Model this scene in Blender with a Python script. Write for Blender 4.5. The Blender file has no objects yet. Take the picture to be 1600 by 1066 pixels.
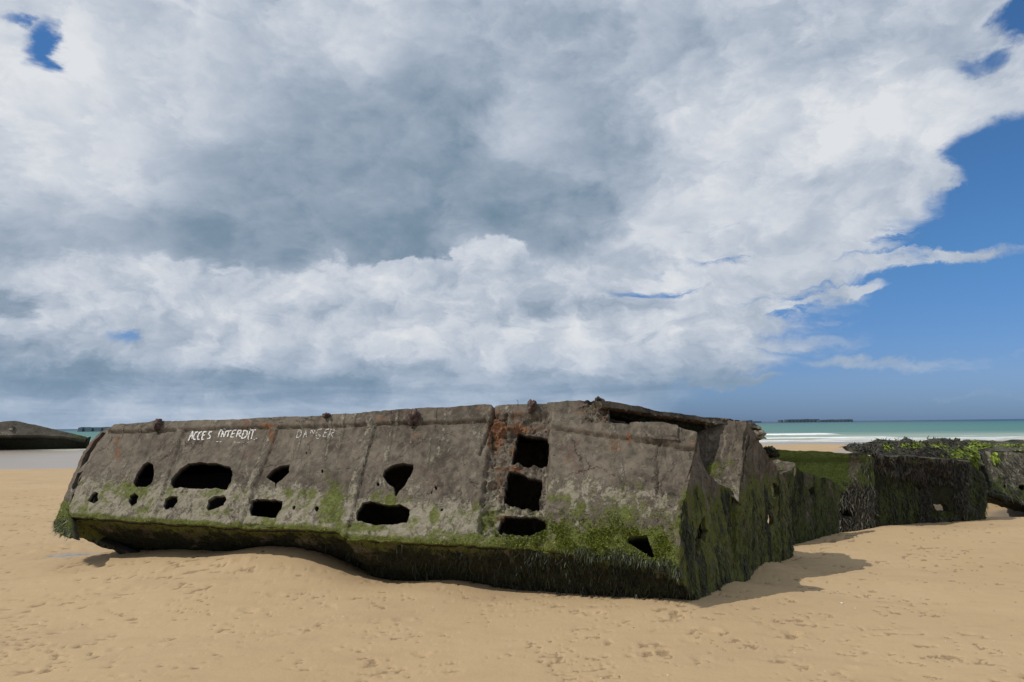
import bpy, math, random
import numpy as np
from mathutils import Vector, Matrix, geometry
from mathutils.bvhtree import BVHTree
random.seed(7); RNG = np.random.default_rng(7)
SC = bpy.context.scene
COL = SC.collection

# ------------------------------------------------------------------ camera
H = 2.0; FPX = 1156.0
PITCH = math.atan(130 / FPX); ROLL = 0.0105
F_ = np.array([0, math.cos(PITCH), math.sin(PITCH)])
R0 = np.array([1.0, 0, 0]); U0 = np.array([0, -math.sin(PITCH), math.cos(PITCH)])
R_ = math.cos(ROLL) * R0 - math.sin(ROLL) * U0
U_ = math.sin(ROLL) * R0 + math.cos(ROLL) * U0
CAM = np.array([0, 0, H])
cd = bpy.data.cameras.new('camera'); cam = bpy.data.objects.new('camera', cd); COL.objects.link(cam)
cd.sensor_width = 36; cd.lens = FPX / 1600 * 36; cd.clip_start = .05; cd.clip_end = 30000
m = Matrix(((R_[0], U_[0], -F_[0], 0), (R_[1], U_[1], -F_[1], 0), (R_[2], U_[2], -F_[2], H), (0, 0, 0, 1)))
cam.matrix_world = m; SC.camera = cam
SC.render.resolution_x = 1024; SC.render.resolution_y = 682
SC.view_settings.view_transform = 'Standard'; SC.view_settings.look = 'None'
SC.view_settings.exposure = 0; SC.view_settings.gamma = 1

def ray(px, py):
    d = F_ + R_ * ((px - 800) / FPX) + U_ * ((533 - py) / FPX)
    return d
def P(px, py, Y):
    d = ray(px, py); return CAM + d * (Y / d[1])
def G(px, py, z=0.0):
    d = ray(px, py); return CAM + d * ((z - H) / d[2])
def proj(p):
    q = np.asarray(p) - CAM
    f = q @ F_; return 800 + FPX * (q @ R_) / f, 533 - FPX * (q @ U_) / f

# ------------------------------------------------------------------ sun
SUN_EL = math.radians(49); SUN_AZ = math.radians(180 + 74)     # azimuth clockwise from +Y
SUND = Vector((math.sin(SUN_AZ) * math.cos(SUN_EL), math.cos(SUN_AZ) * math.cos(SUN_EL), math.sin(SUN_EL)))
sl = bpy.data.lights.new('sun', 'SUN'); sl.energy = 3.0; sl.angle = math.radians(.5); sl.color = (1, .95, .87)
so = bpy.data.objects.new('sun', sl); COL.objects.link(so); so.location = (-20, -10, 30)
so.rotation_euler = SUND.to_track_quat('Z', 'Y').to_euler()

# ------------------------------------------------------------------ world: sky + clouds fixed in direction space
W = bpy.data.worlds.new('World'); SC.world = W; W.use_nodes = True
nt = W.node_tree; N = nt.nodes; L = nt.links; N.clear()
class NB:
    """tiny helper to write node maths"""
    def __init__(s, tree): s.t = tree
    def n(s, typ, **k):
        x = s.t.nodes.new(typ)
        for a, b in k.items(): setattr(x, a, b)
        return x
    def put(s, sock, v):
        if isinstance(v, bpy.types.NodeSocket): s.t.links.new(v, sock)
        elif v is not None: sock.default_value = v
    def m(s, op, a, b=None, c=None, clamp=False):
        x = s.n('ShaderNodeMath', operation=op, use_clamp=clamp)
        for i, v in enumerate((a, b, c)):
            if v is not None: s.put(x.inputs[i], v)
        return x.outputs[0]
    def mr(s, v, a, b, c=0., d=1., smooth=True):
        x = s.n('ShaderNodeMapRange', interpolation_type='SMOOTHSTEP' if smooth else 'LINEAR')
        for i, q in enumerate((v, a, b, c, d)): s.put(x.inputs[i], q)
        return x.outputs[0]
    def mix(s, f, a, b, mode='MIX'):
        x = s.n('ShaderNodeMix', data_type='RGBA', blend_type=mode)
        s.put(x.inputs[0], f)
        for i, v in ((6, a), (7, b)):
            if isinstance(v, tuple): v = (*v, 1) if len(v) == 3 else v
            s.put(x.inputs[i], v)
        return x.outputs[2]
    def noise(s, vec, scale, detail=4, rough=.55, dist=0., dim='3D'):
        x = s.n('ShaderNodeTexNoise'); s.put(x.inputs['Vector'], vec)
        x.inputs['Scale'].default_value = scale; x.inputs['Detail'].default_value = detail
        x.inputs['Roughness'].default_value = rough; x.inputs['Distortion'].default_value = dist
        return x.outputs['Fac'], x.outputs['Color']
    def vm(s, op, a, b=None, scale=None):
        x = s.n('ShaderNodeVectorMath', operation=op); s.put(x.inputs[0], a)
        if b is not None: s.put(x.inputs[1], b)
        if scale is not None: s.put(x.inputs['Scale'], scale)
        return x.outputs[0]
    def mapv(s, v, scale=(1, 1, 1), rot=(0, 0, 0)):
        x = s.n('ShaderNodeMapping'); s.put(x.inputs[0], v)
        x.inputs['Scale'].default_value = scale; x.inputs['Rotation'].default_value = rot
        return x.outputs[0]
    def sep(s, v):
        x = s.n('ShaderNodeSeparateXYZ'); s.put(x.inputs[0], v); return x.outputs
    def comb(s, a, b, c=0.):
        x = s.n('ShaderNodeCombineXYZ')
        for i, v in enumerate((a, b, c)): s.put(x.inputs[i], v)
        return x.outputs[0]
    def ramp(s, v, stops):
        x = s.n('ShaderNodeValToRGB'); s.put(x.inputs[0], v)
        e = x.color_ramp.elements
        while len(e) < len(stops): e.new(.5)
        for i, (p, c) in enumerate(stops):
            e[i].position = p; e[i].color = (*c, 1) if len(c) == 3 else c
        return x.outputs[0]
w = NB(nt)
sky = w.n('ShaderNodeTexSky', sky_type='NISHITA', sun_disc=False)
sky.sun_elevation = SUN_EL; sky.sun_rotation = SUN_AZ; sky.air_density = 1.0; sky.dust_density = .2; sky.ozone_density = 2.5
tc = w.n('ShaderNodeTexCoord').outputs['Generated']
D = w.vm('NORMALIZE', tc)
dx, dy, dz = w.sep(D)
AZ = w.m('ARCTAN2', dx, dy); EL = w.m('ARCSINE', dz)
den = w.m('ADD', w.m('MAXIMUM', dz, 0.), .16)
PL = w.comb(w.m('DIVIDE', dx, den), w.m('DIVIDE', dy, den), w.m('MULTIPLY', dz, 2.))
SP = w.comb(w.m('MULTIPLY', AZ, 1.), w.m('MULTIPLY', EL, 1.6), 0.)
n_big, c_big = w.noise(SP, 5., 8, .58, .3)
n_med, c_med = w.noise(SP, 13., 8, .62, .4)
n_pl, _ = w.noise(PL, 1.6, 9, .6, .3)
n_fine, _ = w.noise(SP, 34., 7, .62, .2)
wr = w.vm('SUBTRACT', c_big, (.5, .5, .5)); wm = w.vm('SUBTRACT', c_med, (.5, .5, .5))
A1 = w.m('ADD', AZ, w.m('ADD', w.m('MULTIPLY', w.sep(wr)[0], .11), w.m('MULTIPLY', w.sep(wm)[0], .08)))
E1 = w.m('ADD', EL, w.m('ADD', w.m('MULTIPLY', w.sep(wr)[1], .07), w.m('MULTIPLY', w.sep(wm)[1], .055)))
def azel(px, py):
    d = ray(px, py); d = d / np.linalg.norm(d); return math.atan2(d[0], d[1]), math.asin(d[2])
bg_ = bpy.data.node_groups.new('cloud_lobe', 'ShaderNodeTree')
for nm in ('A', 'E', 'a0', 'e0', 'irx', 'iry', 'soft', 'gain'):
    bg_.interface.new_socket(nm, in_out='INPUT', socket_type='NodeSocketFloat')
bg_.interface.new_socket('F', in_out='OUTPUT', socket_type='NodeSocketFloat')
gb = NB(bg_); gi = gb.n('NodeGroupInput').outputs; go = gb.n('NodeGroupOutput')
gx = gb.m('MULTIPLY', gb.m('SUBTRACT', gi[0], gi[2]), gi[4]); gy = gb.m('MULTIPLY', gb.m('SUBTRACT', gi[1], gi[3]), gi[5])
gr = gb.m('SQRT', gb.m('ADD', gb.m('MULTIPLY', gx, gx), gb.m('MULTIPLY', gy, gy)))
gf = gb.mr(gr, gb.m('ADD', 1., gi[6]), gb.m('SUBTRACT', 1., gi[6]), 0., 1.)
gb.put(go.inputs[0], gb.m('MULTIPLY', gf, gi[7]))
def lobe(px, py, rx, ry, soft=.4, gain=1., A=None, E=None):
    g = w.n('ShaderNodeGroup'); g.node_tree = bg_
    a, e = azel(px, py)
    for i, v in enumerate((A or A1, E or E1, a, e, FPX / rx, FPX / ry, soft, gain)): w.put(g.inputs[i], v)
    return g.outputs[0]
def total(lst, op='ADD', **k):
    o = None
    for t in lst:
        v = lobe(*t, **k); o = v if o is None else w.m(op, o, v)
    return o
# gaps of open blue sky
blue = total([(1710, 330, 185, 145, .2), (1620, 405, 265, 90, .25), (1620, 520, 400, 130, .25), (1560, 640, 460, 85, .3),
              (1150, 405, 95, 12, .9, .6), (48, 72, 24, 30, .85, .85), (70, 100, 22, 14, .9, .75), (30, 90, 12, 8, .9, .5), (1535, 92, 45, 18, .7, .62), (1610, 14, 45, 30, .6),
              (8, 28, 20, 8, .9, .6), (178, 523, 30, 11, .9, .55), (1005, 452, 46, 9, .95, .3), (1380, 600, 300, 50, .5, .8)], 'MAXIMUM')
wisp = total([(1300, 385, 120, 24, .5, 1.), (1430, 412, 135, 17, .6, 1.), (1330, 460, 55, 13, .6, 1.), (1478, 284, 26, 11, .9, .8), (1490, 292, 22, 6, .8, .6),
              (1140, 378, 85, 14, .6, .9), (1130, 424, 80, 14, .6, .9), (1145, 598, 60, 9, .6, .95),
              (1340, 562, 190, 12, .8, .6), (1230, 475, 120, 16, .8, .8), (1200, 535, 130, 20, .8, .7), (1260, 345, 60, 20, .8, .8), (1120, 560, 120, 24, .8, .8), (1250, 440, 110, 14, .7, .8), (1180, 500, 150, 24, .8, .6), (1520, 612, 160, 8, .8, .35),
              (1270, 505, 60, 8, .8, .4)], 'MAXIMUM')
cov = w.m('SUBTRACT', 1.2, w.m('MULTIPLY', blue, 1.5))
cov = w.m('ADD', cov, w.m('MULTIPLY', wisp, 1.35))
cov = w.m('ADD', cov, w.m('MULTIPLY', w.m('SUBTRACT', n_med, .5), 1.1))
cov = w.m('ADD', cov, w.m('MULTIPLY', w.m('SUBTRACT', n_fine, .5), .5))
streak, _ = w.noise(w.comb(w.m('MULTIPLY', A1, 4.), w.m('MULTIPLY', E1, 20.), 2.), 1.5, 7, .6, .3)
cov = w.m('SUBTRACT', cov, w.m('MULTIPLY', lobe(1230, 430, 270, 85, .8, 1.), w.mr(streak, .46, .66, 0., .95)))
cover = w.mr(cov, .02, .95, 0., 1.)
dark = total([(600, 230, 290, 170, .6, .55), (700, 260, 250, 120, .5, .30), (620, 365, 85, 40, .35, .45), (850, 335, 115, 55, .3, .45),
              (480, 330, 220, 85, .35, .34), (130, 370, 240, 55, .5, .50), (330, 395, 150, 45, .4, .3), (1010, 30, 170, 70, .8, .28),
              (760, 60, 160, 90, .7, .14), (230, 70, 70, 50, .7, .2), (930, 200, 110, 60, .6, .25), (1300, 300, 160, 40, .8, .14), (1130, 90, 100, 40, .8, .12), (420, 90, 60, 60, .7, .2)])
lowdark = total([(40, 560, 130, 38, .5, .34), (160, 605, 330, 30, .8, .2), (700, 600, 560, 26, .7, .30), (330, 590, 160, 14, .8, .12), (1120, 620, 220, 32, .7, .22), (10, 470, 24, 26, .5, .3), (880, 480, 60, 14, .8, .14), (560, 480, 120, 12, .8, .12), (1010, 480, 40, 12, .8, .1)])
bright = total([(820, 190, 80, 50, .6, .26), (120, 190, 130, 110, .7, .22), (60, 60, 100, 60, .6, .2), (330, 110, 90, 90, .8, .14), (560, 40, 120, 50, .8, .14), (1230, 230, 130, 110, .8, .13),
                (1400, 230, 90, 70, .8, .12), (1360, 130, 60, 50, .8, .12), (500, 60, 60, 60, .7, .15), (600, 60, 40, 50, .7, .12)])
dark = w.m('MULTIPLY', .60, w.m('SUBTRACT', 1., w.m('EXPONENT', w.m('MULTIPLY', dark, -1.25))))
sh = w.m('ADD', .74, w.m('SUBTRACT', bright, dark))
sh = w.m('ADD', sh, w.m('MULTIPLY', w.m('SUBTRACT', n_med, .5), .42))
sh = w.m('ADD', sh, w.m('MULTIPLY', w.m('SUBTRACT', n_big, .5), .75))
# nearer bank of bright cumulus heads below the dark cloud base
SPw = w.comb(w.m('MULTIPLY', A1, 1.), w.m('MULTIPLY', E1, 1.35), 3.)
n_cu, _ = w.noise(SPw, 17., 7, .6, .1)
bank = total([(780, 500, 420, 100, .2), (620, 440, 60, 40, .2), (770, 430, 90, 55, .2), (300, 565, 420, 135, .28), (60, 530, 220, 90, .4), (1060, 500, 160, 90, .6)], 'MAXIMUM')
bank = w.mr(w.m('ADD', bank, w.m('MULTIPLY', w.m('SUBTRACT', n_cu, .5), 1.25)), .24, .74)
sh2 = w.m('ADD', .74, w.m('ADD', w.m('MULTIPLY', w.m('SUBTRACT', n_cu, .5), .9), w.m('MULTIPLY', w.m('SUBTRACT', n_med, .5), .3)))
sh = w.m('ADD', w.m('MULTIPLY', sh, w.m('SUBTRACT', 1., bank)), w.m('MULTIPLY', sh2, bank))
strat, _ = w.noise(w.comb(w.m('MULTIPLY', AZ, 3.), w.m('MULTIPLY', EL, 24.), 1.), 1.6, 6, .6, .3)
bil, _ = w.noise(w.comb(A1, w.m('MULTIPLY', E1, 1.5), 8.), 6.5, 7, .58, .2)
bil2, _ = w.noise(w.comb(A1, w.m('MULTIPLY', E1, 1.5), 5.), 15., 6, .55, .2)
keep = w.m('SUBTRACT', 1., w.m('MULTIPLY', dark, 1.7), clamp=True)
sh = w.m('ADD', sh, w.m('MULTIPLY', keep, w.m('ADD', w.mr(bil, .44, .60, -.075, .08), w.mr(bil2, .44, .60, -.05, .055))))
sh = w.m('ADD', sh, w.m('MULTIPLY', w.mr(EL, .10, .03, 0., 1.), w.mr(strat, .38, .62, -.13, .13)))
sh = w.m('SUBTRACT', sh, lowdark)
sh = w.m('ADD', sh, w.m('MULTIPLY', w.m('SUBTRACT', n_fine, .5), .16))
ccol = w.ramp(sh, [(0., (.13, .21, .29)), (.22, (.205, .285, .375)), (.45, (.335, .405, .50)), (.7, (.50, .555, .64)), (1., (.73, .755, .79))])
# low clouds far away turn blue grey
low = w.mr(EL, .0, .13, .55, 0.)
ccol = w.mix(low, ccol, (.31, .42, .57))
skyc = w.mix(1., sky.outputs[0], w.ramp(EL, [(0., (.235, .40, .88)), (.05, (.40, .56, .98)), (.2, (.44, .74, 1.06)), (.5, (.50, .88, 1.2))]), 'MULTIPLY')
skyc = w.vm('SCALE', skyc, None, .085)
up = w.mr(dz, -.02, 0., 0., 1.)
final = w.mix(w.m('MULTIPLY', cover, up), skyc, ccol)
bgn = w.n('ShaderNodeBackground'); w.put(bgn.inputs[0], final); bgn.inputs[1].default_value = 1.0
ow = w.n('ShaderNodeOutputWorld'); L.new(bgn.outputs[0], ow.inputs[0])

# ------------------------------------------------------------------ numpy noise
PERM = RNG.permutation(256); PERM = np.concatenate([PERM, PERM, PERM])
GR = RNG.normal(size=(256, 3)); GR /= np.linalg.norm(GR, axis=1)[:, None]
def pn(x, y, z):
    x = np.asarray(x, float); y = np.asarray(y, float) + 0 * x; z = np.asarray(z, float) + 0 * x
    xi = np.floor(x).astype(int); yi = np.floor(y).astype(int); zi = np.floor(z).astype(int)
    xf = x - xi; yf = y - yi; zf = z - zi
    f = lambda t: t * t * t * (t * (t * 6 - 15) + 10)
    u, v, ww = f(xf), f(yf), f(zf); out = 0
    for a in (0, 1):
        for b in (0, 1):
            for c in (0, 1):
                h = PERM[PERM[PERM[(xi + a) & 255] + ((yi + b) & 255)] + ((zi + c) & 255)]
                g = GR[h]
                d = g[..., 0] * (xf - a) + g[..., 1] * (yf - b) + g[..., 2] * (zf - c)
                out = out + d * (u if a else 1 - u) * (v if b else 1 - v) * (ww if c else 1 - ww)
    return out * 1.6
def fbm(x, y, z=0., o=4, g=.5):
    s = 0; a = 1.
    for i in range(o):
        s = s + a * pn(x * 2 ** i + 17.3 * i, y * 2 ** i + 5.1 * i, z * 2 ** i + 9.7 * i if not np.isscalar(z) else z + 9.7 * i); a *= g
    return s
def ss(x, a, b):
    t = np.clip((x - a) / (b - a), 0, 1); return t * t * (3 - 2 * t)

# ------------------------------------------------------------------ object helpers
def tag(o, label=None, cat=None, group=None, kind=None):
    for k, v in (('label', label), ('category', cat), ('group', group), ('kind', kind)):
        if v: o[k] = v
    return o
def empty(name, loc, label, cat, group=None):
    o = bpy.data.objects.new(name, None); COL.objects.link(o); o.location = loc; o.empty_display_size = .3
    return tag(o, label, cat, group)
def mesh(name, V, Fc, mat, parent=None, attrs=None, smooth=True, base=None, sharp=None):
    V = np.asarray(V, float)
    off = np.array(parent.location) if parent is not None else (np.asarray(base) if base is not None else np.zeros(3))
    if parent is not None and parent.type == 'MESH': off = np.array(parent['org'])
    me = bpy.data.meshes.new(name)
    if isinstance(Fc, np.ndarray):
        me.vertices.add(len(V)); me.vertices.foreach_set('co', (V - off).astype(np.float32).ravel())
        k = Fc.shape[1]; me.loops.add(Fc.size); me.loops.foreach_set('vertex_index', Fc.astype(np.int32).ravel())
        me.polygons.add(len(Fc)); me.polygons.foreach_set('loop_start', np.arange(0, Fc.size, k, dtype=np.int32))
        me.polygons.foreach_set('loop_total', np.full(len(Fc), k, np.int32))
        me.update(calc_edges=True)
    else:
        me.from_pydata([tuple(v) for v in V - off], [], [tuple(int(i) for i in f) for f in Fc]); me.update()
    me.validate()
    if smooth: me.polygons.foreach_set('use_smooth', np.ones(len(me.polygons), bool))
    for k, a in (attrs or {}).items():
        at = me.attributes.new(k, 'FLOAT', 'POINT'); at.data.foreach_set('value', np.asarray(a, np.float32))
    if sharp is not None:
        me.set_sharp_from_angle(angle=sharp)
    me.materials.append(mat)
    o = bpy.data.objects.new(name, me); COL.objects.link(o)
    if parent is not None: o.parent = parent
    elif base is not None: o.location = base
    return o

class Plane:
    def __init__(s, a, b, c, outward=None):
        s.o = np.array(a, float); u = np.array(b) - s.o; u /= np.linalg.norm(u)
        n = np.cross(u, np.array(c) - s.o); n /= np.linalg.norm(n)
        if outward is None: outward = CAM - s.o
        if n @ outward < 0: n = -n
        s.u = u; s.n = n; s.v = np.cross(n, u)
    def hit(s, px, py):
        d = ray(px, py); t = ((s.o - CAM) @ s.n) / (d @ s.n); p = CAM + d * t
        return p
    def uv(s, p):
        q = np.asarray(p) - s.o; return np.stack([q @ s.u, q @ s.v], -1)
    def xyz(s, uv):
        uv = np.asarray(uv); return s.o + uv[..., :1] * s.u + uv[..., 1:2] * s.v
def vplane(g1, g2, tilt=0.):
    """vertical plane over a ground line (tilt: top leans along the normal)"""
    g1 = np.array(g1); g2 = np.array(g2); e = g2 - g1; e[2] = 0; n = np.array([e[1], -e[0], 0]); n /= np.linalg.norm(n)
    if n @ (CAM - g1) < 0: n = -n
    return Plane(g1, g2, g1 + np.array([0, 0, 1.]) + n * tilt)

def inpoly(pts, poly):
    x, y = pts[:, 0], pts[:, 1]; c = np.zeros(len(pts), bool); n = len(poly)
    for i in range(n):
        x1, y1 = poly[i]; x2, y2 = poly[i - 1]
        if y1 == y2: continue
        k = ((y1 > y) != (y2 > y)) & (x < (x2 - x1) * (y - y1) / (y2 - y1) + x1); c ^= k
    return c
def resample(loop, step, jit, closed=True, seed=0):
    out = []; n = len(loop)
    for i in range(n):
        a = loop[i]; b = loop[(i + 1) % n]; d = np.linalg.norm(b - a); k = max(1, int(d / step))
        for j in range(k): out.append(a + (b - a) * j / k)
    out = np.array(out)
    t = np.roll(out, -1, 0) - np.roll(out, 1, 0); nn = np.stack([-t[:, 1], t[:, 0]], 1); nn /= np.linalg.norm(nn, axis=1)[:, None] + 1e-9
    s = 3.3 + seed * 7.7
    a = fbm(out[:, 0] * 4 + s, out[:, 1] * 4, s, 4, .6) * jit
    return out + nn * a[:, None]

def slab(name, plane, outline, holes, thick, step, mat, parent, disp=None, masks=None, jit=.03, hjit=.02, px=True, rough=.012, inner_dark=True):
    """wall with real openings: outline and openings lie on a plane in metres, thickness goes inward"""
    cv = (lambda L_: np.array([plane.uv(plane.hit(*q)) for q in L_])) if px else (lambda L_: np.array([plane.uv(q) for q in L_]))
    ol = resample(cv(outline), step, jit, seed=1)
    hl = [resample(cv(h), step, hjit, seed=2 + i) for i, h in enumerate(holes)]
    mn = ol.min(0); mx = ol.max(0)
    gx = np.arange(mn[0], mx[0], step); gy = np.arange(mn[1], mx[1], step)
    g = np.stack(np.meshgrid(gx, gy), -1).reshape(-1, 2) + RNG.uniform(-.22, .22, (len(gx) * len(gy), 2)) * step
    ok = inpoly(g, ol)
    for h in hl: ok &= ~inpoly(g, h)
    g = g[ok]
    loops = [ol] + hl; bp = np.concatenate(loops)
    # drop interior points too near a boundary point
    cell = {}
    for q in bp: cell.setdefault((int(q[0] // step), int(q[1] // step)), []).append(q)
    keep = []
    for i, q in enumerate(g):
        cx, cy = int(q[0] // step), int(q[1] // step); bad = False
        for a in (-1, 0, 1):
            for b in (-1, 0, 1):
                for r in cell.get((cx + a, cy + b), ()):
                    if abs(r[0] - q[0]) + abs(r[1] - q[1]) < .5 * step: bad = True; break
                if bad: break
            if bad: break
        keep.append(not bad)
    g = g[np.array(keep, bool)] if len(g) else g
    edges = []; k0 = 0
    for lp in loops:
        n = len(lp); edges += [(k0 + i, k0 + (i + 1) % n) for i in range(n)]; k0 += n
    allp = np.concatenate([bp, g])
    r = geometry.delaunay_2d_cdt([Vector(q) for q in allp], edges, [], 0, 1e-5)
    v2 = np.array([tuple(q) for q in r[0]]); tri = np.array([f for f in r[2] if len(f) == 3])
    cen = v2[tri].mean(1); ok = inpoly(cen, ol)
    for h in hl: ok &= ~inpoly(cen, h)
    tri = tri[ok]
    P3 = plane.xyz(v2); X, Y = proj(P3)
    p = P3
    d = fbm(p[:, 0] * 1.1, p[:, 1] * 1.1, p[:, 2] * 1.1, 3) * .025 + fbm(p[:, 0] * 9, p[:, 1] * 9, p[:, 2] * 9, 4, .6) * rough
    at = {k: np.zeros(len(v2)) for k in ('moss', 'rust', 'pale', 'dark', 'inner')}
    if masks: at.update(masks(X, Y, P3))
    if disp: d = d + disp(X, Y, P3)
    Fr = P3 + plane.n * d[:, None]; Bk = P3 + plane.n * (np.minimum(d, 0) * 1.3 - thick)[:, None]
    n = len(v2)
    # orientation
    a, b, c = Fr[tri[:, 0]], Fr[tri[:, 1]], Fr[tri[:, 2]]
    if (np.cross(b - a, c - a) @ plane.n).sum() < 0: tri = tri[:, ::-1]
    e = np.concatenate([tri[:, [0, 1]], tri[:, [1, 2]], tri[:, [2, 0]]])
    key = {}
    for i, (q, s_) in enumerate(e):
        kk = (min(q, s_), max(q, s_)); key[kk] = None if kk in key else (q, s_)
    be = np.array([v for v in key.values() if v is not None])
    rim = np.concatenate([np.stack([be[:, 1], be[:, 0], be[:, 0] + n], 1), np.stack([be[:, 1], be[:, 0] + n, be[:, 1] + n], 1)])
    Fc = np.concatenate([tri, tri[:, ::-1] + n, rim])
    A = {k: np.concatenate([v, v * .6]) for k, v in at.items()}
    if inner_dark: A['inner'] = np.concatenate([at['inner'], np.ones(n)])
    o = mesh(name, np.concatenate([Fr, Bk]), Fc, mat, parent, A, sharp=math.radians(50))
    o['org'] = list(np.array(parent.location)) if parent is not None else [0, 0, 0]
    BV.append(BVHTree.FromPolygons([tuple(q) for q in Fr], [tuple(int(i) for i in t) for t in tri]))
    SURF[o.name] = (Fr, tri, at)
    o['_surf'] = 0; del o['_surf']
    return o
BV = []; SURF = {}
def hitall(px, py, bvs=None):
    d = Vector(ray(px, py)).normalized(); best = None
    for b in (bvs if bvs is not None else BV):
        loc, nor, i, dist = b.ray_cast(Vector(CAM), d)
        if loc is not None and (best is None or dist < best[0]): best = (dist, np.array(loc), np.array(nor))
    return best

def loft(name, rows, mat, parent, thick=.15, step=.05, rough=.015, attrs=None, disp=None, up=False):
    """surface between two 3-D polylines (rows = [top, bottom]) given thickness inward"""
    T, B = [np.array(r, float) for r in rows]
    segs = [0]; 
    for i in range(1, len(T)): segs.append(segs[-1] + max(np.linalg.norm(T[i] - T[i - 1]), np.linalg.norm(B[i] - B[i - 1])))
    nu = max(2, int(segs[-1] / step)); nv = max(2, int(np.linalg.norm(T - B, axis=1).max() / step))
    s = np.linspace(0, segs[-1], nu + 1)
    Ti = np.stack([np.interp(s, segs, T[:, k]) for k in range(3)], 1); Bi = np.stack([np.interp(s, segs, B[:, k]) for k in range(3)], 1)
    t = np.linspace(0, 1, nv + 1)[:, None, None]
    V = Ti[None] * (1 - t) + Bi[None] * t
    n = np.cross(Ti[-1] - Ti[0], Bi.mean(0) - Ti.mean(0)); n /= np.linalg.norm(n)
    if n @ (CAM - V.reshape(-1, 3).mean(0)) < 0: n = -n
    if up and n[2] < 0: n = -n
    p = V.reshape(-1, 3)
    d = fbm(p[:, 0] * 1.3, p[:, 1] * 1.3, p[:, 2] * 1.3, 3) * .03 + fbm(p[:, 0] * 8, p[:, 1] * 8, p[:, 2] * 8, 4, .6) * rough
    X, Y = proj(p)
    if disp: d = d + disp(X, Y, p)
    Fr = p + n * d[:, None]; Bk = p - n * thick
    i = np.arange(nv)[:, None] * (nu + 1) + np.arange(nu)[None]
    q = np.stack([i, i + 1, i + nu + 2, i + nu + 1], -1).reshape(-1, 4)
    a, b, c = Fr[q[:, 0]], Fr[q[:, 1]], Fr[q[:, 2]]
    if (np.cross(b - a, c - a) @ n).sum() < 0: q = q[:, ::-1]
    M = len(p)
    cnt = {}
    for f in q:
        for k in range(4):
            e = (f[k], f[(k + 1) % 4]); kk = (min(e), max(e)); cnt[kk] = None if kk in cnt else e
    be = np.array([v for v in cnt.values() if v is not None])
    rim = np.stack([be[:, 1], be[:, 0], be[:, 0] + M, be[:, 1] + M], 1)
    Fc = np.concatenate([q, q[:, ::-1] + M, rim])
    at = {k: np.zeros(M) for k in ('moss', 'rust', 'pale', 'dark', 'inner')}
    if attrs: at.update(attrs(X, Y, p))
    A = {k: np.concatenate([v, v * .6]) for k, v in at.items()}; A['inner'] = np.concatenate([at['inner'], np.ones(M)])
    o = mesh(name, np.concatenate([Fr, Bk]), Fc, mat, parent, A, sharp=math.radians(50))
    o['org'] = list(np.array(parent.location)) if parent is not None else [0, 0, 0]
    tri = np.concatenate([q[:, [0, 1, 2]], q[:, [0, 2, 3]]])
    BV.append(BVHTree.FromPolygons([tuple(v) for v in Fr], [tuple(int(i) for i in t_) for t_ in tri]))
    SURF[o.name] = (Fr, tri, at)
    return o

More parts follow.
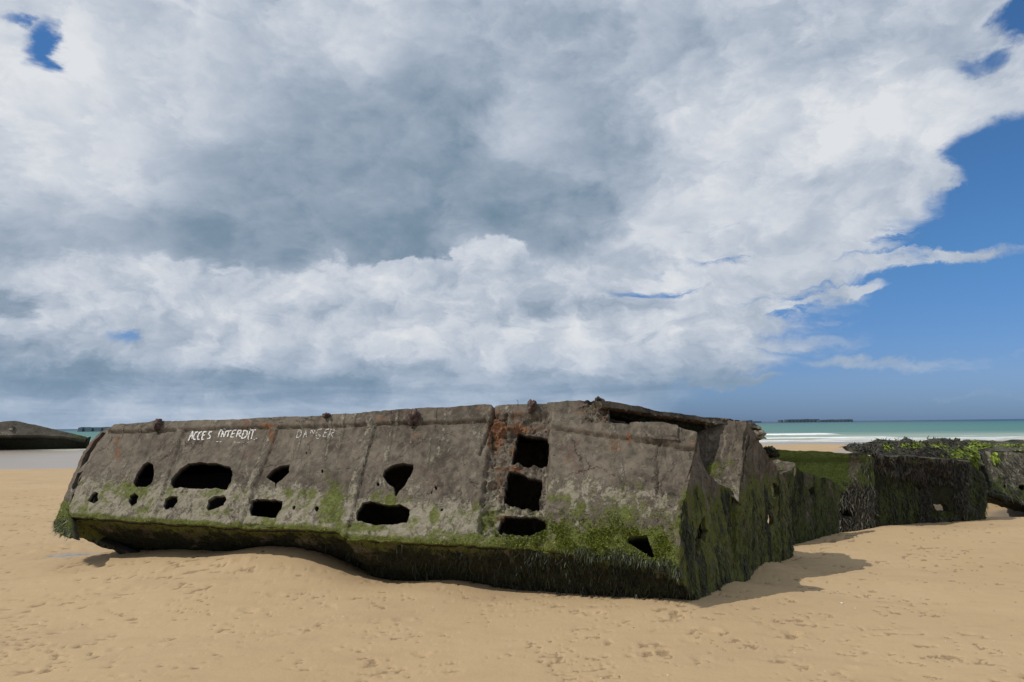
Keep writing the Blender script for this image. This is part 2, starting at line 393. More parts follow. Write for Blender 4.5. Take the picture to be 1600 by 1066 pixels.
# ------------------------------------------------------------------ materials
def newmat(name):
    m_ = bpy.data.materials.new(name); m_.use_nodes = True; t = m_.node_tree; t.nodes.clear()
    b = NB(t); bs = b.n('ShaderNodeBsdfPrincipled'); o = b.n('ShaderNodeOutputMaterial'); t.links.new(bs.outputs[0], o.inputs[0])
    return m_, b, bs
def attr(b, nm): return b.n('ShaderNodeAttribute', attribute_name=nm).outputs['Fac']
def bump(b, bs, h, strength=.5, dist=.02):
    x = b.n('ShaderNodeBump'); x.inputs['Strength'].default_value = strength; x.inputs['Distance'].default_value = dist
    b.put(x.inputs['Height'], h); b.put(bs.inputs['Normal'], x.outputs[0])
def concrete(name, dk=(.062, .050, .037), lt=(.138, .115, .086), mossA=(.045, .052, .010), mossB=(.150, .180, .022)):
    m_, b, bs = newmat(name)
    oc = b.n('ShaderNodeTexCoord').outputs['Object']
    n1, _ = b.noise(oc, 1.3, 9, .62, .4); n2, _ = b.noise(oc, 9, 8, .65, .3); n3, _ = b.noise(oc, 46, 5, .6)
    st, _ = b.noise(b.mapv(oc, (5.5, 5.5, .8)), 1.6, 6, .65, .6)
    n0, _ = b.noise(oc, .55, 4, .6)
    base = b.ramp(b.m('ADD', b.m('MULTIPLY', n1, .7), b.m('MULTIPLY', n0, .3)), [(.40, dk), (.60, lt)])
    base = b.mix(b.mr(n2, .44, .62, 0, .5), base, b.mix(.6, base, tuple(c * 1.7 for c in lt)))
    base = b.mix(b.mr(n2, .47, .34, 0, .42), base, tuple(c * .45 for c in dk))
    base = b.mix(b.mr(st, .52, .64, 0, .38), base, tuple(c * .6 for c in dk))
    base = b.mix(b.mr(st, .46, .36, 0, .5), base, tuple(c * 1.35 for c in lt))
    base = b.mix(b.mr(n3, .40, .62, .0, .35), base, b.mix(.5, base, (.02, .018, .015)))
    # scattered pinkish and pale scrapes
    n5, _ = b.noise(b.mapv(oc, (1, 1, .45)), 5.5, 7, .7, 1.2)
    base = b.mix(b.mr(n5, .57, .66, 0, .55), base, (.235, .20, .155))
    n6, _ = b.noise(oc, 3.1, 6, .7, .8)
    base = b.mix(b.mr(n6, .55, .68, 0, .55), base, (.105, .062, .048))
    # hairline cracks
    vo = b.n('ShaderNodeTexVoronoi', feature='DISTANCE_TO_EDGE'); vo.inputs['Scale'].default_value = 1.25
    b.put(vo.inputs['Vector'], b.vm('ADD', oc, b.vm('SCALE', b.noise(oc, 3, 6, .6)[1], None, .5)))
    ck = b.mr(vo.outputs['Distance'], .009, .0, 0, 1.); ck = b.m('MULTIPLY', ck, b.mr(n6, .42, .55))
    base = b.mix(b.m('MULTIPLY', ck, .8), base, (.02, .018, .016))
    # pits
    vp = b.n('ShaderNodeTexVoronoi'); vp.inputs['Scale'].default_value = 16; b.put(vp.inputs['Vector'], oc)
    pit = b.m('MULTIPLY', b.mr(vp.outputs['Distance'], .16, .08), b.mr(n2, .52, .6))
    base = b.mix(b.m('MULTIPLY', pit, .75), base, (.025, .022, .02))
    # pale crust of barnacles
    pa = attr(b, 'pale'); cr, _ = b.noise(oc, 24, 6, .7, 1.); cr2, _ = b.noise(b.mapv(oc, (3.2, 3.2, 1.)), 3., 6, .65, .6)
    pf = b.mr(b.m('ADD', b.m('ADD', pa, b.m('MULTIPLY', b.m('SUBTRACT', cr, .5), 1.8)), b.m('MULTIPLY', b.m('SUBTRACT', cr2, .5), 2.2)), .30, .75)
    pf = b.m('MULTIPLY', pf, b.mr(pa, .02, .12))
    base = b.mix(b.m('MULTIPLY', pf, .85), base, b.mix(n3, (.205, .18, .13), (.41, .37, .285)))
    # rust
    ru = attr(b, 'rust'); rf = b.mr(b.m('ADD', ru, b.m('MULTIPLY', b.m('SUBTRACT', n2, .5), 2.0)), .22, .80); rf = b.m('MULTIPLY', rf, b.mr(ru, .02, .12))
    base = b.mix(b.m('MULTIPLY', rf, .9), base, b.mix(b.mr(cr, .35, .65), (.075, .034, .024), (.24, .105, .038)))
    # moss
    mo = attr(b, 'moss'); mn, _ = b.noise(oc, 6.5, 9, .68, .5)
    mf = b.mr(b.m('ADD', mo, b.m('MULTIPLY', b.m('SUBTRACT', mn, .5), 2.4)), .28, .80); mf = b.m('MULTIPLY', mf, b.mr(mo, .02, .12))
    mc = b.mix(b.mr(b.m('ADD', b.m('MULTIPLY', n3, .6), b.m('MULTIPLY', cr, .5)), .3, .8), mossA, mossB)
    base = b.mix(b.m('MULTIPLY', mf, .88), base, mc)
    # black weed film; the dark mask also carries painted shade
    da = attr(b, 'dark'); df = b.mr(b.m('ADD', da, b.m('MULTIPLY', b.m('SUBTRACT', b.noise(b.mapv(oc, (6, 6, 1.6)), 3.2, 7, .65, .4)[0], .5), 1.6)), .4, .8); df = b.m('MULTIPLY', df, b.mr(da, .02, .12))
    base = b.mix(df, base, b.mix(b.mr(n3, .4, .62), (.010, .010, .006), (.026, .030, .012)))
    base = b.mix(b.mr(attr(b, 'inner'), .15, .75, 0., 1.), base, (.012, .010, .008))  # inner faces and hole rims painted near black, standing for shade inside
    b.put(bs.inputs['Base Color'], base); bs.inputs['Roughness'].default_value = .88; bs.inputs['Specular IOR Level'].default_value = .25
    cz = b.mr(b.m('ADD', b.m('ADD', pa, mo), b.m('ADD', ru, da)), 0., .4, .28, 1.)
    hh = b.m('MULTIPLY', cz, b.m('ADD', b.m('MULTIPLY', n2, .5), b.m('MULTIPLY', n3, .25)))
    hh = b.m('ADD', hh, b.m('MULTIPLY', b.m('MAXIMUM', pf, mf), b.m('MULTIPLY', cr, 1.1)))
    hh = b.m('SUBTRACT', hh, b.m('ADD', b.m('MULTIPLY', ck, .35), b.m('MULTIPLY', pit, .4)))
    bump(b, bs, hh, .75, .04)
    return m_
M_CON = concrete('weathered_concrete')
M_WEEDY = concrete('weedy_concrete', dk=(.045, .04, .03), lt=(.11, .098, .075), mossA=(.022, .032, .006), mossB=(.075, .115, .010))
def weedmat(name, c0, c1, c2):
    m_, b, bs = newmat(name); t = attr(b, 'tint')
    b.put(bs.inputs['Base Color'], b.ramp(t, [(0., c0), (.55, c1), (1., c2)])); bs.inputs['Roughness'].default_value = .5
    bs.inputs['Specular IOR Level'].default_value = .3
    return m_
M_WEED = weedmat('bladder_weed', (.005, .006, .003), (.018, .020, .007), (.050, .070, .012))
M_WEEDP = weedmat('grey_weed', (.010, .009, .007), (.032, .027, .019), (.080, .078, .050))
M_MOSS = weedmat('green_algae', (.036, .044, .005), (.105, .130, .010), (.20, .23, .028))
M_BRIGHT = weedmat('bright_algae', (.06, .09, .01), (.14, .19, .012), (.25, .31, .03))
m_, b, bs = newmat('rusty_iron'); oc = b.n('ShaderNodeTexCoord').outputs['Object']
q, _ = b.noise(oc, 22, 6, .7); b.put(bs.inputs['Base Color'], b.ramp(q, [(.3, (.022, .018, .018)), (.5, (.075, .045, .038)), (.7, (.24, .17, .13))]))
bs.inputs['Roughness'].default_value = .9; bump(b, bs, q, .8, .02); M_IRON = m_
m_, b, bs = newmat('old_white_paint'); oc = b.n('ShaderNodeTexCoord').outputs['Object']
q, _ = b.noise(oc, 30, 5, .7); b.put(bs.inputs['Base Color'], b.ramp(q, [(.3, (.35, .33, .30)), (.6, (.72, .70, .66))])); bs.inputs['Roughness'].default_value = .8
fd = attr(b, 'fade'); al = b.mr(b.m('ADD', b.noise(oc, 55, 5, .7)[0], b.m('MULTIPLY', fd, -.35)), .30, .42); b.put(bs.inputs['Alpha'], al); M_PAINT = m_

# sand
m_, b, bs = newmat('beach_sand'); M_SAND = m_
gp = b.n('ShaderNodeNewGeometry').outputs['Position']; sx, sy, sz = b.sep(gp)
n1, _ = b.noise(gp, .35, 6, .6); n2, _ = b.noise(b.mapv(gp, (1, 2.2, 1)), 1.7, 8, .66, .4); n3, _ = b.noise(gp, 170, 4, .7); n4, _ = b.noise(gp, 28, 6, .7)
c = b.ramp(n1, [(.3, (.385, .268, .142)), (.7, (.44, .318, .178))])
c = b.mix(b.mr(n2, .5, .72, 0, .45), c, (.34, .225, .125))
n7, _ = b.noise(b.mapv(gp, (.5, 1.1, 1)), .8, 6, .6, .4)
c = b.mix(b.mr(n7, .5, .66, 0, .4), c, (.33, .235, .135))
c = b.mix(b.mr(n3, .3, .75, .0, .5), c, b.mix(.5, c, (.60, .46, .32)))
c = b.mix(b.mr(n3, .36, .26, 0, .5), c, (.17, .11, .07))
c = b.mix(b.m('MULTIPLY', b.mr(attr(b, 'pit'), .30, .85), b.mr(n4, .3, .6, .30, .75)), c, (.195, .130, .072))  # pits tinted darker: shade of the hollows painted into the sand colour
c = b.mix(b.mr(n4, .62, .72, 0, .35), c, (.25, .17, .10))
wet = attr(b, 'wet'); wn = b.mr(b.m('ADD', wet, b.m('MULTIPLY', b.m('SUBTRACT', n1, .5), .6)), .35, .7)
wn = b.m('MULTIPLY', wn, b.mr(wet, 0., .1))
c = b.mix(wn, c, b.mix(n1, (.26, .21, .155), (.33, .275, .215)))
b.put(bs.inputs['Base Color'], c); b.put(bs.inputs['Roughness'], b.mr(wn, 0, 1, .95, .30)); b.put(bs.inputs['Specular IOR Level'], b.mr(wn, 0, 1, .15, .5))
hs = b.m('ADD', b.m('MULTIPLY', n4, .55), b.m('ADD', b.m('MULTIPLY', n3, .10), b.m('MULTIPLY', n2, .9)))
x = b.n('ShaderNodeBump'); b.put(x.inputs['Strength'], b.mr(wn, 0, 1, .55, .08)); x.inputs['Distance'].default_value = .022; b.put(x.inputs['Height'], hs); b.put(bs.inputs['Normal'], x.outputs[0])

# sea
m_, b, bs = newmat('sea_water'); M_SEA = m_
gp = b.n('ShaderNodeNewGeometry').outputs['Position']; sx, sy, sz = b.sep(gp)
dn, _ = b.noise(b.mapv(gp, (.012, .03, 1)), 1., 5, .6)
dd = b.m('MULTIPLY', sy, b.mr(dn, .2, .8, .8, 1.25))
c = b.ramp(b.m('DIVIDE', b.m('LOGARITHM', dd, 10.), 4.), [(.485, (.40, .36, .27)), (.52, (.26, .33, .27)), (.56, (.070, .185, .158)), (.68, (.036, .150, .142)), (.74, (.028, .115, .135)), (.78, (.008, .045, .10))])
fo = attr(b, 'foam'); fn, _ = b.noise(b.mapv(gp, (.25, 1., 1)), 1.6, 6, .7)
ff = b.mr(b.m('ADD', fo, b.m('MULTIPLY', b.m('SUBTRACT', fn, .5), .9)), .4, .65); ff = b.m('MULTIPLY', ff, b.mr(fo, 0, .1))
c = b.mix(ff, c, (.86, .88, .88)); b.put(bs.inputs['Base Color'], c); bs.inputs['Roughness'].default_value = .45; b.put(bs.inputs['Specular IOR Level'], .22)
wv, _ = b.noise(b.mapv(gp, (.5, 1.6, 1)), .9, 6, .65); bump(b, bs, wv, .5, .5)
m_, b, bs = newmat('puddle_water'); M_PUD = m_
bs.inputs['Base Color'].default_value = (.10, .09, .075, 1); bs.inputs['Roughness'].default_value = .08; bs.inputs['Specular IOR Level'].default_value = .8
gp = b.n('ShaderNodeNewGeometry').outputs['Position']; bump(b, bs, b.noise(gp, 9, 3, .5)[0], .15, .01)
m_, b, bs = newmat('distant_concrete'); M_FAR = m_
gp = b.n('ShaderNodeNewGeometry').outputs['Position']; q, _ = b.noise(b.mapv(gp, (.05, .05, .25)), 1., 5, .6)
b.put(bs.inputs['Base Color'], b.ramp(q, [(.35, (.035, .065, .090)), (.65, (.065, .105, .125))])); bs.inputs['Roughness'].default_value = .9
m_, b, bs = newmat('white_shell'); M_SHELL = m_
oc = b.n('ShaderNodeTexCoord').outputs['Object']; b.put(bs.inputs['Base Color'], b.ramp(b.noise(oc, 60, 3)[0], [(.3, (.62, .56, .47)), (.7, (.86, .83, .78))])); bs.inputs['Roughness'].default_value = .5

# ================================================================== MAIN PONTOON
def C1(x, y): return (x / 3.5525 + 60, y / 3.5533 + 600)
def C2(x, y): return (x / 3.045 + 440, y / 3.0457 + 600)
def C3(x, y): return (x / 3.045 + 740, y / 3.0457 + 600)
def C4(x, y): return (x / 3.137 + 1040, y / 3.135 + 620)
def C5(x, y): return (x / 4.444 + 1240, y / 4.445 + 640)
def C8(x, y): return (x / 4.843 + 80, y / 4.845 + 660)
ridge = [C8(130, 700), C8(150, 715), C1(400, 748), C1(590, 762), C1(1100, 792), C1(1421, 800), C2(280, 704), C2(292, 730), C2(600, 750), C2(850, 765),
         C3(0, 765), C3(250, 778), C3(400, 805), C3(600, 835), C3(850, 868), C3(930, 890), (1062, 903)]
rX = np.array([q[0] for q in ridge]); rY = np.array([q[1] for q in ridge])
PF = Plane(P(107, 804, 10.6), P(1062, 903, 7.7), P(175, 667, 11.5))
for q in ((175, 667), (550, 645), (935, 628), (881, 659), (1088, 683), (1062, 903), (860, 860)):
    print('front', q, PF.hit(*q).round(2))
print('front normal', PF.n.round(2), 'sun', round(float(np.dot(PF.n, SUND)), 2))
base = (float(PF.hit(600, 800)[0]), float(PF.hit(600, 800)[1]) + 1.5, 0.)
hull = empty('concrete_pontoon', base, 'large tilted grey concrete pontoon wreck with white painted warning, ragged openings and mossy foot', 'pontoon wreck', None)

topA = [C8(480, 25), C1(430, 230), C1(640, 216), C1(1000, 205), C1(1421, 190), C2(330, 147), C2(600, 125), C2(960, 105), C2(1180, 100), C3(400, 93), C3(550, 89), (937, 627), (946, 628)]
outF = topA + [(951, 640), (953, 662), (985, 672.5), (987, 666), (997, 664), (1060, 674), (1090, 683), (1085, 712), (1080, 735), (1070, 780), (1065, 840)] + ridge[::-1] + \
    [C8(140, 640), C8(170, 560), C8(215, 450), C8(260, 350), C8(330, 240), C8(380, 150), C8(420, 90)]
holes = [[C1(*q) for q in h] for h in (
    [(525, 545), (540, 500), (580, 450), (605, 432), (635, 450), (642, 490), (635, 540), (600, 570), (550, 575)],
    [(735, 555), (750, 520), (790, 475), (830, 445), (900, 435), (940, 440), (980, 440), (1030, 458), (1065, 465), (1078, 500), (1070, 550), (1045, 585), (900, 585), (750, 580)],
    [(278, 655), (295, 615), (320, 600), (342, 610), (335, 650), (315, 668)],
    [(495, 655), (505, 620), (535, 602), (553, 620), (545, 655), (515, 682)],
    [(695, 680), (705, 640), (735, 622), (775, 630), (775, 655), (745, 690), (705, 703)],
    [(935, 690), (945, 650), (980, 622), (1030, 620), (1048, 645), (1030, 680), (985, 695), (945, 702)],
    [(1262, 515), (1290, 480), (1335, 450), (1397, 440), (1390, 490), (1350, 530), (1320, 545), (1313, 575), (1306, 545)],
    [(1168, 700), (1175, 650), (1205, 633), (1300, 635), (1352, 645), (1345, 690), (1315, 738), (1240, 735), (1175, 728)])]
holes += [[C2(*q) for q in h] for h in (
    [(480, 440), (490, 410), (530, 390), (580, 378), (628, 385), (620, 420), (590, 480), (560, 510), (545, 537), (533, 530), (530, 490), (500, 475)],
    [(350, 640), (360, 600), (385, 568), (420, 558), (500, 570), (560, 570), (608, 595), (605, 640), (595, 660), (530, 668), (420, 665), (355, 655)])]
holes += [[C3(*q) for q in h] for h in (
    [(205, 225), (240, 232), (330, 245), (345, 250), (362, 290), (345, 387), (260, 382), (175, 368)],
    [(165, 408), (215, 410), (260, 432), (275, 440), (320, 445), (306, 597), (200, 580), (135, 565), (145, 480)],
    [(105, 680), (125, 640), (140, 622), (210, 615), (290, 625), (350, 650), (352, 672), (300, 700), (260, 718), (180, 715), (115, 700)],
    [(733, 745), (760, 740), (828, 735), (832, 760), (855, 790), (865, 838), (845, 840), (790, 800), (735, 775)])]
for (x, y, r) in ((167, 595, 12), (60, 588, 8), (194, 418, 8), (733, 495, 9), (712, 516, 6), (760, 597, 6), (116, 326, 4.5), (620, 270, 4.5), (457, 475, 7)):
    holes.append([C2(x + r * math.cos(a) * .8, y + r * math.sin(a) * 1.15) for a in np.linspace(0, 2 * math.pi, 8)[:-1]])

bandA = ([175, 341, 460, 600, 762, 800], [675, 670, 667.5, 662.5, 658, 656])
bandB = ([855, 858, 937, 1026, 1068, 1092], [670, 671, 685, 697, 705, 708])
stepB = ([770, 858, 881, 935, 955], [900, 672, 659.5, 664, 668])   # parapet of the near part stands proud
def line_x(y, a, b_): return a[0] + (b_[0] - a[0]) * (y - a[1]) / (b_[1] - a[1])
def f_disp(X, Y, p):
    d = np.zeros(len(X)); ry = np.interp(X, rX, rY); vy = ry - Y
    # raised gunwale band
    ya = np.interp(X, *bandA); d += .035 * ss(ya - Y, -2., 2.) * (X < 770)
    d -= .02 * np.exp(-((Y - ya - 2) / 1.5) ** 2) * (X < 770)
    yb = np.interp(X, *bandB); d += .03 * ss(yb - Y, -2.5, 2.5) * (X > 855)
    d -= .022 * np.exp(-((Y - yb - 2.5) / 2.2) ** 2) * (X > 855)
    # near part stands proud of the broken band behind its top
    ysB = np.interp(X, *stepB); d += .07 * ss(Y - ysB, -1, 2) * ss(X, 850, 862)
    # ribs
    for (a, b_, wd) in (((285, 667), (240, 800), 6), ((429, 668), (372, 810), 7), ((581, 664), (536, 830), 8)):
        lx = line_x(Y, a, b_); t = np.abs(X - lx)
        d += .028 * ss(wd - t, -1., 1.5) * (Y > ya)
        d -= .006 * np.exp(-((t - wd - 1) / 1.5) ** 2)
    # recessed, spalled strip around the window column
    col_l = np.interp(Y, [640, 660, 700, 760, 830, 850], [768, 766, 762, 752, 745, 770]); col_r = np.interp(Y, [650, 670, 740, 800, 840], [862, 862, 862, 852, 862])
    inn = ss(X - col_l, -1, 4) * ss(col_r - X, -1, 6) * ss(Y, 645, 652) * ss(842 - Y, 0, 8)
    d -= .06 * inn
    d += inn * fbm(p[:, 0] * 11, p[:, 1] * 11, p[:, 2] * 11, 4, .65) * .045
    # crusty lower zone
    d += ss(95 - vy, 0, 40) * fbm(p[:, 0] * 14, p[:, 1] * 14, p[:, 2] * 14, 3, .65) * .014
    # rounded foot
    d -= .02 * ss(5 - vy, 0, 5)
    # crumbling end of the top band
    br = ss(X, 900, 925) * ss(960 - X, 0, 10) * (Y < 668); d += br * (fbm(p[:, 0] * 10, p[:, 1] * 10, p[:, 2] * 10, 4, .7) * .07 + .02)
    d += .03 * ss(Y, 880, 905) * 0
    # crack
    cx = np.interp(Y, [648, 665, 690, 715], [771, 766, 758, 748]); d -= .05 * np.exp(-((X - cx) / 1.8) ** 2) * (Y < 712)
    cx = np.interp(Y, [695, 720, 760, 800], [1032, 1028, 1030, 1026]); d -= .03 * np.exp(-((X - cx) / 2.2) ** 2) * ss(Y, 695, 700) * ss(800 - Y, 0, 30)
    # broken slab edge of the right parapet
    d += .03 * ((X > 987) & (X < 1062) & (Y < 697))
    return d
def blob(X, Y, lst):
    o = np.zeros(len(X))
    for (cx, cy, rx, ry, s) in lst: o = np.maximum(o, s * np.exp(-(((X - cx) / rx) ** 2 + ((Y - cy) / ry) ** 2)))
    return o
def f_mask(X, Y, p):
    ry = np.interp(X, rX, rY); vy = ry - Y; B = ss(X, 820, 880)
    n = fbm(p[:, 0] * 1.6, p[:, 1] * 1.6, p[:, 2] * 1.6, 3)
    moss = ss(80 - vy, 0, 30) * (.42 + .35 * n) * (1 - B) + .62 * ss(10 - vy, 0, 9) * (1 - B)
    moss = np.maximum(moss, B * (ss(142 - vy, 0, 70) * .5 + ss(55 - vy, 0, 35) * .5 + n * .2 * (vy < 100)))
    moss = np.maximum(moss, blob(X, Y, [(520, 790, 26, 42, .95), (480, 775, 30, 16, .6), (200, 765, 55, 20, .8), (270, 775, 20, 25, .6), (345, 800, 30, 14, .6), (155, 775, 30, 25, .55),
                                         (610, 785, 35, 22, .75), (680, 805, 16, 25, .75), (745, 800, 14, 30, .7), (560, 825, 60, 10, .9), (735, 842, 80, 11, 1.), (800, 852, 60, 12, .95),
                                         (980, 850, 120, 30, .95), (900, 850, 60, 26, 1.), (1090, 690, 12, 12, .3), (450, 770, 20, 16, .5), (130, 800, 30, 12, .7), (700, 832, 60, 8, .7)]))
    pale = ss(90 - vy, 0, 45) * (.88 + .3 * n) * (1 - B) * ss(vy, -4, 8)
    pale = np.maximum(pale, B * ss(130 - vy, 0, 25) * ss(vy, 40, 95) * .62)
    pale = np.maximum(pale, blob(X, Y, [(775, 790, 20, 50, .75), (800, 848, 70, 12, .9), (865, 838, 40, 14, .7), (372, 790, 30, 30, .6), (750, 680, 12, 20, .6), (540, 800, 12, 40, .7), (1050, 660, 0.1, 1, 0),
                                         (690, 690, 14, 30, .5), (580, 680, 8, 22, .5), (935, 640, 16, 20, .6), (870, 690, 50, 6, .0), (640, 765, 30, 30, .5), (320, 775, 60, 30, .55)]))
    for (a_, b_, wd) in (((285, 667), (240, 800), 6), ((429, 668), (372, 810), 7), ((581, 664), (536, 830), 8)):
        lx = line_x(Y, a_, b_); tt_ = np.exp(-((X - lx + 2) / wd) ** 2)
        pale = np.maximum(pale, tt_ * (.42 + .3 * ss(Y, 700, 780)) * (Y > 672))
    strk = fbm(p[:, 0] * 7, p[:, 2] * .6, 2.1, 3)
    pale = np.maximum(pale, .5 * ss(strk, .25, .6) * (vy > 0))
    rust = blob(X, Y, [(775, 674, 14, 28, 1.25), (764, 690, 8, 14, .6), (808, 667, 34, 7, .95), (795, 650, 30, 8, .5), (425, 680, 5, 18, .85), (420, 667, 14, 5, .7), (183, 700, 6, 22, .7), (984, 692, 3.5, 9, .9), (962, 705, 9, 16, .55), (888, 720, 3, 8, .7),
                       (780, 755, 12, 26, .55), (783, 805, 22, 6, .8), (795, 730, 30, 5, .65), (800, 705, 8, 20, .5), (390, 662, 20, 6, .5), (745, 640, 20, 6, .4), (650, 680, 10, 14, .35), (525, 690, 14, 10, .2),
                       (912, 645, 20, 8, .5), (946, 655, 4, 16, .7), (1080, 700, 8, 10, .35), (770, 700, 16, 14, .5), (600, 655, 14, 8, .4), (500, 655, 10, 6, .4), (640, 650, 8, 10, .4)])
    dark = .85 * ss(14 - vy, 0, 14) * B * ss(X, 840, 960) * .9 + blob(X, Y, [(768, 690, 4, 30, .8), (1030, 720, 5, 30, .4), (1050, 690, 10, 8, .4), (450, 760, 8, 10, .2), (296, 690, 8, 20, .45), (590, 690, 5, 30, .35), (290, 720, 6, 30, .4), (910, 722, 6, 8, .8)])
    return dict(moss=np.clip(moss, 0, 1.1), rust=rust, pale=np.clip(pale, 0, 1), dark=np.clip(dark, 0, 1))
front = slab('front_wall', PF, outF, holes, .07, .019, M_CON, hull, f_disp, f_mask, jit=.012, hjit=.016, rough=.004)
front['label'] = 'long sloping grey wall with ragged holes and a column of three square openings'

# undercut hull bottom below the ridge
top = [PF.hit(x, y) for x, y in ridge]
bot = []
for i, p in enumerate(top):
    k = (p[0] - top[0][0]) / (top[-1][0] - top[0][0]); back = float(np.interp(k, [0, .4, .56, 1], [1.25, 1.65, 1.0, .5]))
    off = np.array([.33, .94, 0]) * back + np.array([0, 0, -.95])
    if k < .12: off += np.array([.42 * (1 - k / .12), 0, 0])
    bot.append(p + off)
gA = G(1090, 940); gB = G(1178, 907); PE1 = Plane(PF.hit(1088, 684), PF.hit(1062, 903), gB)
bot[-1] = PE1.hit(1114, 990); bot[-2] = bot[-2] * .6 + np.array(bot[-1]) * .4
def u_mask(X, Y, p):
    ry = np.interp(X, rX, rY); v = Y - ry
    n = fbm(p[:, 0] * 3, p[:, 1] * 3, p[:, 2] * 1.2, 3)
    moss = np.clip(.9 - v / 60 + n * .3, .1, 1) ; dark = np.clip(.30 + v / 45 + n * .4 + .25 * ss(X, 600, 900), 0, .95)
    return dict(moss=moss, dark=dark)
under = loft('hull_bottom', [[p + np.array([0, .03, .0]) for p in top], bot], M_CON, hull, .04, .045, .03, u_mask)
under['label'] = 'dark overhanging underside covered in green algae and hanging weed'

# left bow facet, broken open
lo = [C8(480, 22), C8(380, 62), C8(330, 120), C8(250, 230), C8(190, 370), C8(120, 520), C8(50, 660), C8(15, 760), C8(22, 822), C8(80, 845), C8(150, 862), C8(128, 720), C8(130, 660), C8(160, 570), C8(215, 450), C8(262, 350), C8(330, 240), C8(425, 88)]
PLf = Plane(PF.hit(107, 804), PF.hit(179, 665), P(84, 805, 10.98))
lh = [[C8(*q) for q in ((385, 72), (412, 75), (372, 130), (322, 205), (283, 300), (215, 362), (228, 320), (262, 240), (310, 170))],
      [C8(*q) for q in ((258, 362), (222, 410), (196, 490), (170, 520), (158, 500), (188, 430), (205, 392))],
      [C8(*q) for q in ((178, 540), (165, 600), (148, 630), (150, 590), (163, 550))]]
def l_mask(X, Y, p):
    return dict(moss=np.clip(ss(Y, 765, 800) * 1.0, 0, 1), rust=blob(X, Y, [(145, 690, 12, 20, .6), (128, 715, 8, 20, .4)]), pale=.4 * ss(Y, 720, 770), dark=.7 * ss(Y, 812, 835))
bow = slab('bow_panel', PLf, lo, lh, .12, .026, M_CON, hull, None, l_mask, jit=.016, hjit=.012)
# lower bow below the corner
lt = [P(84, 820, 10.97), PF.hit(*C8(130, 705))]; lb = [PF.hit(150, 875) + np.array([.5, .9, -.35]), bot[1]]
bowlow = loft('bow_underside', [lt, lb], M_CON, hull, .12, .045, .03, lambda X, Y, p: dict(moss=np.clip(1.1 - (Y - 815) / 45, .2, 1), dark=np.clip((Y - 822) / 40, 0, .7)))

# right end walls
PE1 = Plane(PF.hit(1088, 684), PF.hit(1062, 903), gB)
print('E1', PE1.n.round(2), float(PE1.n @ np.array(SUND)))
eo = [(1088, 684), (1093, 700), (1099, 727), (1106, 742), (1139, 765), (1160, 783), (1174, 797), (1182, 816), (1181, 850), (1180, 940), (1150, 985), (1112, 985), (1097, 944), (1078, 922), (1062, 903), (1064, 840), (1069, 780), (1079, 735), (1084, 712)]
eh = [[C3(*q) for q in ((1056, 770), (1062, 700), (1082, 640), (1098, 620), (1100, 690), (1108, 700), (1098, 760), (1084, 740), (1076, 795), (1066, 800))]]
def weedmask(y0, y1, lx=.75):
    def f(X, Y, p):
        n = fbm(p[:, 0] * 4, p[:, 1] * 4, p[:, 2] * .8, 3)
        t = ss(Y + n * 22, y0, y1)
        return dict(moss=np.clip(t * (.92 + n * .5), 0, 1), dark=np.clip(t * (lx * .50 + n * .8), 0, .9), pale=np.zeros(len(X)))
    return f
end1 = slab('near_end_wall', PE1, eo, eh, .05, .03, M_CON, hull, None, weedmask(735, 800, .7), jit=.016, rough=.02, inner_dark=False)
PL2 = Plane(P(1167, 668, 9.72), P(1092, 672, 9.98), P(1152, 775, 9.3))
l2o = [(1092, 668), (1105, 659), (1140, 656), (1166, 660), (1168, 672), (1160, 720), (1154, 784), (1140, 775), (1104, 752), (1086, 712), (1086, 680)]
def l2m(X, Y, p):
    return dict(moss=blob(X, Y, [(1115, 735, 22, 16, .7), (1140, 720, 22, 12, .5), (1150, 760, 10, 20, .4)]), pale=.55 * ss(Y, 735, 765), rust=blob(X, Y, [(1100, 675, 8, 8, .4)]), dark=blob(X, Y, [(1105, 690, 4, 12, .6), (1152, 685, 2, 1, .1)]))
inner1 = slab('set_back_wall', PL2, l2o, [], .15, .03, M_CON, hull, None, l2m, jit=.014)
gS = PL2.hit(1153, 790)
PS2 = vplane(G(1177, 888), G(1240, 868), .0)
PS2 = Plane(PL2.hit(1167, 668), PL2.hit(1152, 775), G(1240, 868))
s2o = [(1166, 660), (1176, 673), (1187, 692), (1206, 722), (1231, 757), (1239, 798), (1240, 868), (1242, 900), (1148, 940), (1151, 800), (1160, 720)]
s2h = [[C4(*q) for q in ((517, 425), (533, 415), (548, 440), (552, 470), (543, 497), (524, 492), (516, 460))], [C4(*q) for q in ((508, 560), (530, 570), (535, 620), (520, 650), (505, 610))]]
end2 = slab('middle_end_wall', PS2, s2o, s2h, .06, .03, M_CON, hull, None, weedmask(700, 775, .8), jit=.016, rough=.02, inner_dark=False)
ib = [PS2.hit(1178, 700) - PS2.n * .4, PS2.hit(1232, 775) - PS2.n * .4]
loft('added_dark_liner', [ib, [q + np.array([0, 0, -1.2]) for q in ib]], M_CON, hull, .05, .08, .005, lambda X, Y, p: dict(inner=1. + 0 * X))  # added black sheet, stops bright sand showing through the wall's holes
gS3 = G(1240, 849); gS4 = G(1311, 835)
PS3 = vplane(gS3, gS4, .0)
s3o = [(1242, 724), (1250, 736), (1272, 743), (1295, 749), (1308, 756), (1312, 764), (1312, 870), (1222, 900), (1222, 740), (1236, 735)]
end3 = slab('far_end_wall', PS3, s3o, [[C4(*q) for q in ((700, 455), (722, 440), (730, 475), (712, 500))]], .15, .03, M_WEEDY, hull, None, weedmask(715, 760, .95), jit=.018, rough=.02)
a3 = PS3.hit(1242, 724)
PT3 = Plane(a3, a3 + np.array([-.95, .3, 0]), a3 + np.array([-.05, -.3, -.6]))
